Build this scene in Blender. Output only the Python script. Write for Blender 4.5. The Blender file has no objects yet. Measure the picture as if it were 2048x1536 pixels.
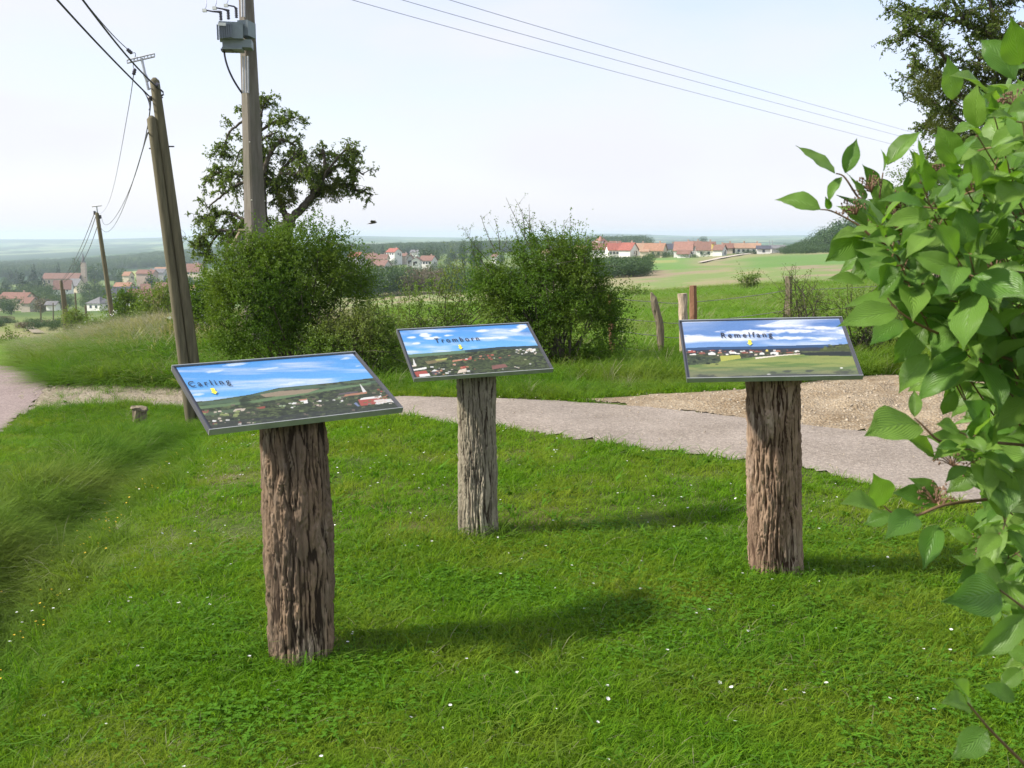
import bpy, math, random
import numpy as np
from mathutils import Vector, Matrix
R = math.radians
rng = np.random.default_rng(7)
random.seed(7)
scn = bpy.context.scene
COL = scn.collection

# ------------------------------------------------------------------ camera, world, sun, exposure
F = 2010.0; PITCH = R(8.4); EYE = 1.6
CP, SP = math.cos(PITCH), math.sin(PITCH)
cd = bpy.data.cameras.new('camera'); cam = bpy.data.objects.new('camera', cd); COL.objects.link(cam)
cam.location = (0, 0, EYE); cam.rotation_euler = (R(90) - PITCH, 0, 0)
cd.sensor_width = 36; cd.lens = 36 * F / 2048; cd.clip_start = .05; cd.clip_end = 60000
cd.dof.use_dof = True; cd.dof.focus_distance = 4.6; cd.dof.aperture_fstop = 15
scn.camera = cam
scn.view_settings.view_transform = 'Standard'; scn.view_settings.look = 'None'
scn.view_settings.gamma = 1; scn.view_settings.use_curve_mapping = False
scn.view_settings.exposure = 0.84
SUN_EL, SUN_AZ = R(40), R(-97)      # azimuth measured from +Y towards +X: the sun stands to the left
sdir = Vector((math.sin(SUN_AZ) * math.cos(SUN_EL), math.cos(SUN_AZ) * math.cos(SUN_EL), math.sin(SUN_EL)))
sl = bpy.data.lights.new('sun', 'SUN'); so = bpy.data.objects.new('sun', sl); COL.objects.link(so)
sl.energy = 4.0; sl.angle = R(4.0); sl.color = (1.0, .945, .84)
so.rotation_euler = sdir.to_track_quat('Z', 'Y').to_euler(); so.location = (-20, 0, 30)

world = bpy.data.worlds.new('World'); scn.world = world; world.use_nodes = True
nt = world.node_tree; nt.nodes.clear()
wo = nt.nodes.new('ShaderNodeOutputWorld'); bg = nt.nodes.new('ShaderNodeBackground')
sky = nt.nodes.new('ShaderNodeTexSky'); sky.sky_type = 'NISHITA'; sky.sun_disc = False
sky.sun_elevation = SUN_EL; sky.sun_rotation = SUN_AZ; sky.air_density = 1.3; sky.dust_density = 1.0; sky.altitude = 300
tc = nt.nodes.new('ShaderNodeTexCoord')
mp = nt.nodes.new('ShaderNodeMapping'); mp.inputs['Scale'].default_value = (1.0, 1.0, 3.2); mp.inputs['Location'].default_value = (.35, .2, 0.1)
nz = nt.nodes.new('ShaderNodeTexNoise'); nz.inputs['Scale'].default_value = 1.7; nz.inputs['Detail'].default_value = 5; nz.inputs['Roughness'].default_value = .5
rp = nt.nodes.new('ShaderNodeValToRGB'); rp.color_ramp.elements[0].position = .36; rp.color_ramp.elements[1].position = .60
rp.color_ramp.elements[0].color = (.36, .36, .36, 1); rp.color_ramp.elements[1].color = (1, 1, 1, 1)
mx = nt.nodes.new('ShaderNodeMix'); mx.data_type = 'RGBA'
mx.inputs['B'].default_value = (5.2, 5.25, 5.8, 1)
gn = nt.nodes.new('ShaderNodeMix'); gn.data_type = 'RGBA'; gn.blend_type = 'MULTIPLY'; gn.inputs['Factor'].default_value = 1
gn.inputs['B'].default_value = (1.2, 1.2, 1.45, 1)
L = nt.links.new
L(tc.outputs['Generated'], mp.inputs['Vector']); L(mp.outputs['Vector'], nz.inputs['Vector']); L(nz.outputs['Fac'], rp.inputs['Fac'])
sx_ = nt.nodes.new('ShaderNodeSeparateXYZ'); L(tc.outputs['Generated'], sx_.inputs[0]); mr = nt.nodes.new('ShaderNodeMapRange'); mr.inputs['From Min'].default_value = .02; mr.inputs['From Max'].default_value = .22; mr.inputs['To Min'].default_value = .85; mr.inputs['To Max'].default_value = 0
L(sx_.outputs['Z'], mr.inputs['Value']); mm_ = nt.nodes.new('ShaderNodeMath'); mm_.operation = 'MAXIMUM'; L(mr.outputs['Result'], mm_.inputs[0]); L(rp.outputs['Color'], mm_.inputs[1])
L(sky.outputs['Color'], gn.inputs['A']); L(gn.outputs['Result'], mx.inputs['A']); L(mm_.outputs[0], mx.inputs['Factor'])
L(mx.outputs['Result'], bg.inputs['Color']); bg.inputs['Strength'].default_value = .1; L(bg.outputs['Background'], wo.inputs['Surface'])
try:
    scn.cycles.volume_bounces = 1; scn.cycles.max_bounces = 7; scn.cycles.transmission_bounces = 3
    scn.cycles.diffuse_bounces = 3; scn.cycles.transparent_max_bounces = 6
    scn.cycles.use_denoising = True; scn.cycles.sample_clamp_indirect = 6
except Exception: pass

# ------------------------------------------------------------------ measuring helpers
def zrow(row, Y): return EYE - Y * np.tan(PITCH + np.arctan((np.asarray(row, float) - 768) / F))
def X_(u, Y, z): return (np.asarray(u, float) - 1024) / F * (Y * CP + (EYE - z) * SP)
def at(u, row, Y):
    z = float(zrow(row, Y)); return Vector((float(X_(u, Y, z)), Y, z))
def proj(x, y, z):
    b = EYE - z; d = y * CP + b * SP
    return 1024 + F * x / d, 768 + F * (b * CP - y * SP) / d
def sm(a, b, x):
    t = np.clip((x - a) / (b - a), 0, 1); return t * t * (3 - 2 * t)
def srgb(r, g, b):
    f = lambda c: (c / 255 / 12.92) if c / 255 <= .04045 else ((c / 255 + .055) / 1.055) ** 2.4
    return (f(r), f(g), f(b))

# value noise (numpy)
_perm = rng.permutation(4096).astype(np.int64); _val = rng.random(4096)
def _h(i, j, k): return _val[_perm[(_perm[(_perm[i & 4095] + j) & 4095] + k) & 4095]]
def noise3(x, y, z):
    x, y, z = np.broadcast_arrays(np.asarray(x, float), np.asarray(y, float), np.asarray(z, float))
    xi, yi, zi = np.floor(x).astype(np.int64), np.floor(y).astype(np.int64), np.floor(z).astype(np.int64)
    fx, fy, fz = x - xi, y - yi, z - zi
    fx, fy, fz = [f * f * (3 - 2 * f) for f in (fx, fy, fz)]
    o = 0
    for a in (0, 1):
        for b in (0, 1):
            for c in (0, 1):
                o = o + _h(xi + a, yi + b, zi + c) * (fx if a else 1 - fx) * (fy if b else 1 - fy) * (fz if c else 1 - fz)
    return o
def fbm(x, y, z=0., o=4):
    s = 0; a = .5; t = 0
    for k in range(o):
        s = s + a * noise3(x * 2 ** k + 17 * k, y * 2 ** k + 5 * k, np.asarray(z) * 2 ** k + 3 * k); t += a; a *= .5
    return s / t

# ------------------------------------------------------------------ terrain
UN = [-400, 0, 200, 400, 600, 800, 1000, 1200, 1400, 1600, 1800, 2100, 2500]
ROWS = {
 20: [700, 700, 697, 695, 692, 690, 690, 690, 688, 685, 680, 674, 664],
 30: [692, 692, 690, 688, 675, 665, 658, 652, 645, 638, 632, 625, 615],
 60: [682, 682, 680, 675, 650, 630, 622, 606, 594, 584, 578, 570, 560],
 95: [668, 668, 667, 663, 638, 612, 607, 592, 576, 564, 558, 550, 545],
 120: [660, 660, 658, 654, 630, 606, 602, 586, 570, 558, 551, 545, 540],
 250: [645, 645, 642, 636, 614, 593, 588, 546, 536, 522, 514, 510, 506],
 450: [626, 626, 620, 605, 580, 553, 548, 518, 512, 503, 496, 492, 490],
 700: [602, 602, 592, 575, 550, 527, 524, 508, 503, 500, 492, 488, 486],
 1200: [562, 562, 556, 540, 525, 510, 507, 502, 500, 496, 488, 485, 482],
 1700: [547, 547, 538, 525, 512, 503, 499, 497, 498, 494, 486, 484, 480],
 2300: [535, 535, 526, 506, 502, 500, 495, 492, 496, 492, 485, 482, 478],
 3200: [524, 524, 512, 501, 497, 494, 491, 489, 490, 488, 484, 480, 476],
 5000: [505, 505, 497, 488, 484, 482, 483, 481, 482, 480, 478, 476, 474],
 7000: [490, 490, 485, 480, 476, 477, 479, 474, 477, 473, 472, 473, 472],
 9000: [476, 476, 477, 471, 467, 472, 475, 463, 472, 469, 468, 470, 470],
 12000: [484, 484, 484, 480, 478, 480, 480, 476, 478, 476, 476, 476, 476]}
YS = [10, 14] + list(ROWS)
ZT = [[-.45, -.45, -.42, -.33, -.16, -.06, -.03, 0, 0, 0, 0, 0, 0], [-.5, -.5, -.5, -.56, -.4, -.3, -.27, -.25, -.22, -.2, -.16, -.12, -.1]]
for Yv, rr in ROWS.items(): ZT.append([float(zrow(r, Yv)) for r in rr])
ZT = np.array(ZT)
GU = np.linspace(-400, 2500, 146); GL = np.linspace(math.log(10), math.log(12000), 220)
tmp = np.array([np.interp(GU, UN, row) for row in ZT])
lY = np.log(YS)
GZ = np.array([np.interp(GL, lY, tmp[:, j] / np.array(YS)) for j in range(len(GU))]).T   # z / Y is smooth
for _ in range(4):
    P_ = np.pad(GZ, 2, mode='edge')
    GZ = (P_[:-4, 2:-2] + 2 * P_[1:-3, 2:-2] + 3 * P_[2:-2, 2:-2] + 2 * P_[3:-1, 2:-2] + P_[4:, 2:-2]) / 9
    P_ = np.pad(GZ, 2, mode='edge')
    GZ = (P_[2:-2, :-4] + 2 * P_[2:-2, 1:-3] + 3 * P_[2:-2, 2:-2] + 2 * P_[2:-2, 3:-1] + P_[2:-2, 4:]) / 9
def zfan(x, y):
    y = np.maximum(y, 10.0)
    u = np.clip(1024 + F * x / (y * 1.0), -399, 2499)
    a = (u - GU[0]) / (GU[1] - GU[0]); b = np.clip((np.log(y) - GL[0]) / (GL[1] - GL[0]), 0, len(GL) - 1.001)
    i = np.floor(a).astype(int); j = np.floor(b).astype(int); fa = a - i; fb = b - j
    z = (GZ[j, i] * (1 - fa) + GZ[j, i + 1] * fa) * (1 - fb) + (GZ[j + 1, i] * (1 - fa) + GZ[j + 1, i + 1] * fa) * fb
    return z * y
def ditch_s(x, y): return x - (-1.02 - .19 * y)          # signed distance east of the ditch's lawn edge
def zg(x, y):
    x = np.asarray(x, float); y = np.asarray(y, float)
    fall = sm(.6, 4.2, -x) * sm(3.5, 12, y)
    zn = -.6 * fall - .22 * sm(9, 14, y)
    s = ditch_s(x, y)
    zn = zn - .27 * np.exp(-((s + .56) / .40) ** 2) * sm(-2, 1, y) * (1 - sm(9.6, 11, y))
    zn = zn + .05 * sm(1.0, 2.6, -s) * (1 - sm(9, 11, y))
    zn = zn + .09 * np.exp(-((x - 3.6) / 2.6) ** 2 - ((y - 9.6 + .12 * (x - 3.6)) / .75) ** 2)      # spoil bank by the track
    w = sm(10.5, 16, y)
    z = zn * (1 - w) + zfan(x, y) * w
    r = np.hypot(x, y)
    z = z + (fbm(x * .9, y * .9, 0, 3) - .5) * .06 * sm(1.5, 4, r) + (fbm(x * .05, y * .05, 2., 2) - .5) * .8 * sm(25, 120, r)
    return z
def zgf(x, y): return float(zg(x, y))
def hit(u, row, ymax=2000):
    Y = np.exp(np.linspace(math.log(1.2), math.log(ymax), 1500))
    zr = zrow(row, Y); x = X_(u, Y, zr); d = zr - zg(x, Y)
    k = np.where(d <= 0)[0]; k = k[0] if len(k) else len(Y) - 1
    if k:
        t = d[k - 1] / (d[k - 1] - d[k] + 1e-9); Yv = Y[k - 1] + t * (Y[k] - Y[k - 1])
    else: Yv = Y[0]
    z = float(zrow(row, Yv)); x = float(X_(u, Yv, z)); return Vector((x, float(Yv), zgf(x, Yv)))

def inpoly(px, py, poly):
    poly = np.asarray(poly); r = np.zeros(np.shape(px), bool); n = len(poly)
    for i in range(n):
        x0, y0 = poly[i]; x1, y1 = poly[(i + 1) % n]
        c = ((y0 > py) != (y1 > py)) & (px < (x1 - x0) * (py - y0) / (y1 - y0 + 1e-12) + x0); r ^= c
    return r
def gpoly(pts):
    out = []
    for i in range(len(pts)):
        a, b = pts[i], pts[(i + 1) % len(pts)]
        for t in (0, .34, .67):
            h = hit(a[0] + (b[0] - a[0]) * t, a[1] + (b[1] - a[1]) * t); out.append((h.x, h.y))
    return np.array(out)
PATH = gpoly([(300, 812), (600, 824), (830, 838), (1000, 858), (1250, 898), (1500, 927), (1720, 965), (1840, 988), (2100, 1045), (2500, 1150),
              (2700, 1010), (2300, 925), (2048, 900), (1840, 874), (1640, 852), (1500, 836), (1300, 813), (1100, 800), (1000, 796), (780, 794), (600, 791), (300, 792)])
DIRT = gpoly([(1130, 798), (1200, 796), (1300, 788), (1420, 784), (1520, 776), (1640, 760), (1760, 750), (1850, 752), (2048, 742), (2300, 735), (2600, 760),
              (2600, 990), (2300, 935), (2048, 908), (1840, 880), (1640, 858), (1500, 842), (1300, 818)])
LINK = gpoly([(70, 775), (130, 768), (200, 766), (370, 768), (620, 772), (620, 800), (370, 806), (250, 806), (150, 812), (60, 818)])
ROAD = gpoly([(-500, 736), (0, 731), (50, 734), (92, 745), (112, 765), (104, 788), (76, 814), (42, 838), (0, 866), (-200, 980), (-700, 1200), (-1400, 1200)])

# ------------------------------------------------------------------ mesh helpers
def mesh(name, V, faces, mats=None, smooth=False, midx=None, uv=None):
    """faces: list of int arrays (n,k)"""
    me = bpy.data.meshes.new(name); V = np.asarray(V, np.float32)
    faces = [np.asarray(f, np.int32) for f in faces if len(f)]
    me.vertices.add(len(V)); me.vertices.foreach_set('co', V.ravel())
    nl = sum(f.size for f in faces); npy = sum(len(f) for f in faces)
    me.loops.add(nl); me.loops.foreach_set('vertex_index', np.concatenate([f.ravel() for f in faces]))
    me.polygons.add(npy); st = []; o = 0
    for f in faces:
        st.append(o + np.arange(len(f)) * f.shape[1]); o += f.size
    me.polygons.foreach_set('loop_start', np.concatenate(st).astype(np.int32))
    try: me.polygons.foreach_set('loop_total', np.concatenate([np.full(len(f), f.shape[1]) for f in faces]).astype(np.int32))
    except Exception: pass
    if midx is not None: me.polygons.foreach_set('material_index', np.asarray(midx, np.int32))
    me.polygons.foreach_set('use_smooth', np.full(npy, smooth))
    me.update(calc_edges=True); me.validate()
    if uv is not None:
        l = me.uv_layers.new(name='UVMap'); vi = np.empty(len(me.loops), np.int32); me.loops.foreach_get('vertex_index', vi)
        l.data.foreach_set('uv', np.asarray(uv, np.float32)[vi].ravel())
    for m in (mats or []): me.materials.append(m)
    return me
def vcol(me, C, name='col'):
    a = me.color_attributes.new(name, 'FLOAT_COLOR', 'POINT'); C = np.asarray(C, np.float32)
    if C.shape[1] == 3: C = np.concatenate([C, np.ones((len(C), 1), np.float32)], 1)
    a.data.foreach_set('color', C.ravel())
def link(name, me, parent=None):
    o = bpy.data.objects.new(name, me); COL.objects.link(o)
    if parent is not None: o.parent = parent
    return o
def tag(o, label=None, cat=None, group=None, kind=None):
    if label: o['label'] = label
    if cat: o['category'] = cat
    if group: o['group'] = group
    if kind: o['kind'] = kind
    return o
def empty(name, loc, label, cat, group=None, rz=0):
    o = bpy.data.objects.new(name, None); COL.objects.link(o); o.location = loc; o.rotation_euler = (0, 0, rz); o.empty_display_size = .1
    return tag(o, label, cat, group)
class MB:
    def __init__(s): s.V = []; s.Fq = []; s.Ft = []; s.n = 0
    def add(s, V, q=None, t=None):
        V = np.asarray(V, float); s.V.append(V)
        if q is not None and len(q): s.Fq.append(np.asarray(q) + s.n)
        if t is not None and len(t): s.Ft.append(np.asarray(t) + s.n)
        s.n += len(V)
    def box(s, c, d, rot=None, taper=1.0):
        c = np.asarray(c, float); d = np.asarray(d, float) / 2
        v = np.array([[x, y, z] for z in (-1, 1) for y in (-1, 1) for x in (-1, 1)], float)
        v[4:, :2] *= taper; v = v * d
        if rot is not None: v = v @ np.array(rot).T
        s.add(v + c, q=[[0, 2, 3, 1], [4, 5, 7, 6], [0, 1, 5, 4], [2, 6, 7, 3], [0, 4, 6, 2], [1, 3, 7, 5]])
    def tube(s, pts, rad, n=6, cap=True):
        P = np.array([tuple(p) for p in pts], float); m = len(P)
        if m < 2: return
        r = np.broadcast_to(np.asarray(rad, float), (m,)) if np.ndim(rad) else np.full(m, rad)
        T = np.gradient(P, axis=0); T /= np.linalg.norm(T, axis=1)[:, None] + 1e-12
        ref = np.array([0, 0, 1.]) if abs(T[0][2]) < .9 else np.array([1., 0, 0])
        A = np.cross(T, ref); A /= np.linalg.norm(A, axis=1)[:, None] + 1e-12; B = np.cross(T, A)
        a = np.arange(n) / n * 2 * np.pi
        V = P[:, None] + r[:, None, None] * (np.cos(a)[None, :, None] * A[:, None] + np.sin(a)[None, :, None] * B[:, None])
        i = np.arange(m - 1)[:, None] * n + np.arange(n)[None]; j = np.arange(m - 1)[:, None] * n + (np.arange(n)[None] + 1) % n
        q = np.stack([i, j, j + n, i + n], -1).reshape(-1, 4)
        t = []
        if cap:
            V = np.concatenate([V.reshape(-1, 3), P[:1], P[-1:]]); c0 = m * n
            t = [[c0, (k + 1) % n, k] for k in range(n)] + [[c0 + 1, (m - 1) * n + k, (m - 1) * n + (k + 1) % n] for k in range(n)]
        else: V = V.reshape(-1, 3)
        s.add(V, q, t)
    def leaves(s, C, D, N, Ln, Wd, fold=.25):
        """diamond leaves folded on the midrib: base C, direction D, normal N"""
        C = np.asarray(C, float); D = D / (np.linalg.norm(D, axis=1)[:, None] + 1e-9)
        S = np.cross(D, N); S /= np.linalg.norm(S, axis=1)[:, None] + 1e-9; N = np.cross(S, D)
        Ln = np.broadcast_to(Ln, (len(C),))[:, None]; Wd = np.broadcast_to(Wd, (len(C),))[:, None]
        m = C + D * Ln * .45
        V = np.stack([C, m + S * Wd / 2 + N * Wd * fold, C + D * Ln - N * Ln * .12, m - S * Wd / 2 + N * Wd * fold], 1).reshape(-1, 3)
        k = np.arange(len(C))[:, None] * 4
        s.add(V, t=np.concatenate([k + [0, 1, 2], k + [0, 2, 3]]))
    def me(s, name, mats=None, smooth=False):
        V = np.concatenate(s.V) if s.V else np.zeros((0, 3))
        return mesh(name, V, [np.concatenate(f) for f in (s.Fq, s.Ft) if f], mats if isinstance(mats, (list, tuple)) or mats is None else [mats], smooth)
    def build(s, name, mat, parent=None, smooth=False): return link(name, s.me(name, mat, smooth), parent)
def rdir(n):
    v = rng.normal(size=(n, 3)); return v / np.linalg.norm(v, axis=1)[:, None]
def bez(a, b, c, n=8):
    a, b, c = [np.array(tuple(v), float) for v in (a, b, c)]; t = np.linspace(0, 1, n)[:, None]
    return (1 - t) ** 2 * a + 2 * t * (1 - t) * b + t * t * c

# ------------------------------------------------------------------ materials
def nodes(name):
    m = bpy.data.materials.new(name); m.use_nodes = True; t = m.node_tree; b = t.nodes['Principled BSDF']
    return m, t, b
def N(t, typ, **kw):
    n = t.nodes.new(typ)
    for k, v in kw.items():
        if k in n.inputs: n.inputs[k].default_value = v
        else: setattr(n, k, v)
    return n
def mixc(t, fac, a, b, blend='MIX'):
    m = t.nodes.new('ShaderNodeMix'); m.data_type = 'RGBA'; m.blend_type = blend
    for key, v in (('Factor', fac), ('A', a), ('B', b)):
        s = m.inputs[key]
        if hasattr(v, 'default_value') or hasattr(v, 'links'): t.links.new(v, s)
        else: s.default_value = v if key == 'Factor' else (*v[:3], 1)
    return m.outputs['Result']
def math_(t, op, a, b=None, c=None):
    m = t.nodes.new('ShaderNodeMath'); m.operation = op
    for i, v in enumerate((a, b, c)):
        if v is None: continue
        if hasattr(v, 'links'): t.links.new(v, m.inputs[i])
        else: m.inputs[i].default_value = v
    return m.outputs[0]
def noise(t, scale, detail=3, rough=.5, vec=None, stretch=None, obj=False):
    n = N(t, 'ShaderNodeTexNoise'); n.inputs['Scale'].default_value = scale; n.inputs['Detail'].default_value = detail; n.inputs['Roughness'].default_value = rough
    if vec is None:
        g = t.nodes.new('ShaderNodeTexCoord') if obj else t.nodes.new('ShaderNodeNewGeometry'); vec = g.outputs['Object' if obj else 'Position']
    if stretch:
        mpn = t.nodes.new('ShaderNodeMapping'); mpn.inputs['Scale'].default_value = stretch; t.links.new(vec, mpn.inputs['Vector']); vec = mpn.outputs['Vector']
    t.links.new(vec, n.inputs['Vector']); return n.outputs['Fac']
def ramp(t, fac, stops):
    r = t.nodes.new('ShaderNodeValToRGB'); e = r.color_ramp.elements
    while len(e) < len(stops): e.new(.5)
    for k, (p_, c_) in enumerate(stops):
        e[k].position = p_; e[k].color = (*c_[:3], 1) if len(c_) > 1 else (c_[0],) * 3 + (1,)
    t.links.new(fac, r.inputs['Fac']); return r.outputs['Color']
def bump(t, b, h, dist=.01, strength=1.):
    n = t.nodes.new('ShaderNodeBump'); n.inputs['Distance'].default_value = dist; n.inputs['Strength'].default_value = strength
    t.links.new(h, n.inputs['Height']); t.links.new(n.outputs['Normal'], b.inputs['Normal'])
def plain(name, c, rough=.8, metal=0., var=.15, scale=6, spec=.3, bmp=0., stretch=None):
    m, t, b = nodes(name); b.inputs['Roughness'].default_value = rough; b.inputs['Metallic'].default_value = metal
    b.inputs['Specular IOR Level'].default_value = spec
    f = noise(t, scale, 4, .6, stretch=stretch, obj=True)
    t.links.new(ramp(t, f, [(.3, tuple(x * (1 - var) for x in c)), (.7, tuple(min(1, x * (1 + var)) for x in c))]), b.inputs['Base Color'])
    if bmp: bump(t, b, f, bmp)
    return m
def foliage(name, c1, c2, c3=None, trans=.35, nscale=.6, rough=.5, spec=.35, tcol=1.0):
    """per-leaf colour between c1 and c2, drifting towards c3 in patches"""
    m, t, b = nodes(name); b.inputs['Roughness'].default_value = rough; b.inputs['Specular IOR Level'].default_value = spec
    g = t.nodes.new('ShaderNodeNewGeometry'); oi = t.nodes.new('ShaderNodeObjectInfo')
    f = math_(t, 'FRACT', math_(t, 'ADD', g.outputs['Random Per Island'], oi.outputs['Random']))
    c = mixc(t, f, c1, c2)
    if c3: c = mixc(t, ramp(t, noise(t, nscale, 3), [(.42, (0.,)), (.68, (.85,))]), c, c3)
    t.links.new(c, b.inputs['Base Color'])
    tr = t.nodes.new('ShaderNodeBsdfTranslucent'); t.links.new(mixc(t, 1., c, (1.25 * tcol, 1.35 * tcol, .55 * tcol), 'MULTIPLY'), tr.inputs['Color'])
    ms = t.nodes.new('ShaderNodeMixShader'); ms.inputs[0].default_value = trans
    t.links.new(b.outputs[0], ms.inputs[1]); t.links.new(tr.outputs[0], ms.inputs[2]); t.links.new(ms.outputs[0], t.nodes['Material Output'].inputs['Surface'])
    return m

M = {}
M['blade'] = foliage('lawn_grass', (.072, .175, .009), (.185, .340, .018), (.235, .290, .034), .45, 1.3, .7, .06, tcol=1.0)
M['longblade'] = foliage('long_grass', (.060, .150, .010), (.125, .240, .018), (.16, .21, .032), .4, .5, .7, .1)
M['dry'] = foliage('dry_seed_grass', (.27, .24, .15), (.36, .32, .20), (.20, .25, .09), .35, .8)
M['meadow'] = foliage('meadow_grass', (.110, .225, .018), (.165, .290, .028), (.19, .25, .05), .35, .12, .7, .1)
M['clover'] = foliage('clover_leaf', (.065, .165, .010), (.095, .22, .014), None, .3, rough=.7, spec=.1)
M['bushleaf'] = foliage('thorn_bush_leaf', (.050, .110, .012), (.120, .220, .020), (.14, .20, .024), .3, 1.2, .55, .2)
M['bushleaf2'] = foliage('hawthorn_leaf', (.052, .115, .012), (.120, .215, .020), (.15, .21, .026), .3, 1.4, .55, .2)
M['bramble'] = foliage('bramble_leaf', (.090, .165, .020), (.165, .255, .032), (.20, .23, .06), .35, 1.2)
M['pearleaf'] = foliage('pear_leaf', (.085, .130, .026), (.155, .21, .042), None, .45)
M['mistle'] = foliage('mistletoe_leaf', (.070, .090, .014), (.11, .13, .022), None, .3)
M['fartree'] = foliage('far_tree_leaf', (.028, .070, .016), (.060, .115, .024), (.045, .085, .03), .15, .01)
M['fartree2'] = foliage('pale_tree_leaf', (.065, .115, .030), (.10, .15, .038), None, .15)
M['conif'] = foliage('conifer_leaf', (.018, .045, .018), (.03, .065, .024), None, .05)
M['browntree'] = foliage('brownish_tree_leaf', (.12, .095, .06), (.16, .125, .075), None, .1)
M['petal'] = plain('white_petal', (.82, .82, .78), .6, var=.05)
M['yellow'] = plain('yellow_petal', (.75, .5, .03), .6, var=.1)
M['twig'] = plain('twig_bark', (.10, .085, .062), .9, var=.3, scale=30, bmp=.002)
M['limb'] = plain('pear_bark', (.085, .072, .055), .95, var=.4, scale=18, bmp=.01)
M['redtwig'] = plain('dogwood_stem', (.17, .105, .055), .6, var=.3, scale=25)
M['flowerbud'] = plain('dogwood_flower_bud', (.22, .13, .085), .7, var=.3, scale=60)
M['pole'] = plain('weathered_pole_wood', (.125, .110, .066), .85, var=.35, scale=5, bmp=.003, stretch=(6, 6, .5))
M['greymetal'] = plain('galvanised_steel', (.42, .43, .45), .45, .6, .12, 20)
M['cable'] = plain('black_cable', (.045, .045, .06), .55, var=.2)
M['thinwire'] = plain('aluminium_wire', (.34, .35, .46), .5, var=.1)
M['insul'] = plain('dark_insulator', (.05, .045, .06), .35, var=.2, spec=.5)
M['trafo'] = plain('transformer_paint', (.20, .235, .25), .5, var=.12, scale=8)
M['trafodark'] = plain('transformer_fin', (.15, .17, .20), .5, var=.12, scale=8)
M['white'] = plain('white_plate', (.75, .75, .72), .6, var=.05)
M['band'] = plain('pale_strap', (.50, .48, .42), .5, var=.1)
M['oldpost'] = plain('old_fence_wood', (.20, .165, .11), .9, var=.4, scale=8, bmp=.006, stretch=(6, 6, .7))
M['redpost'] = plain('peeled_reddish_wood', (.24, .125, .07), .8, var=.3, scale=8, bmp=.004, stretch=(6, 6, .6))
M['palepost'] = plain('pale_bark_post', (.42, .33, .24), .85, var=.4, scale=10, bmp=.008, stretch=(6, 6, .8))
M['fencewire'] = plain('rusted_fence_wire', (.20, .19, .18), .6, .3, .3, 40)
M['bird'] = plain('bird_plumage', (.10, .085, .08), .8, var=.3, scale=20)
M['frame'] = plain('board_frame_grey', (.085, .088, .10), .42, .2, .1, 12, .4)
M['frameedge'] = plain('board_rim_pale', (.40, .41, .40), .4, .5, .15, 12, .4)
M['black'] = plain('black_lettering', (.02, .02, .03), .5, var=.1)
M['arrow'] = plain('yellow_arrow', (.85, .74, .06), .5, var=.05)

# bark of the three logs: colour from the crack depth attribute (darker brown in the cracks) plus grain and lichen
def bark(name, outer, outer2, inner, lichen):
    m, t, b = nodes(name); b.inputs['Roughness'].default_value = .92; b.inputs['Specular IOR Level'].default_value = .15
    a = t.nodes.new('ShaderNodeAttribute'); a.attribute_name = 'crack'
    f1 = noise(t, 7, 4, .6, stretch=(1, 1, .25), obj=True); f2 = noise(t, 60, 4, .7, stretch=(1, 1, .14), obj=True)
    c = mixc(t, ramp(t, f1, [(.35, (0.,)), (.65, (1.,))]), outer, outer2)
    c = mixc(t, ramp(t, noise(t, 5, 3, .6, stretch=(1, 1, .5), obj=True), [(.52, (0.,)), (.72, (.7,))]), c, lichen)
    c = mixc(t, ramp(t, f2, [(.3, (.55,)), (.6, (0.,))]), c, tuple(x * .45 for x in outer))
    c = mixc(t, ramp(t, a.outputs['Fac'], [(.10, (0.,)), (.58, (1.,))]), inner, c)
    t.links.new(c, b.inputs['Base Color']); bump(t, b, f2, .006, 1.)
    return m

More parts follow.
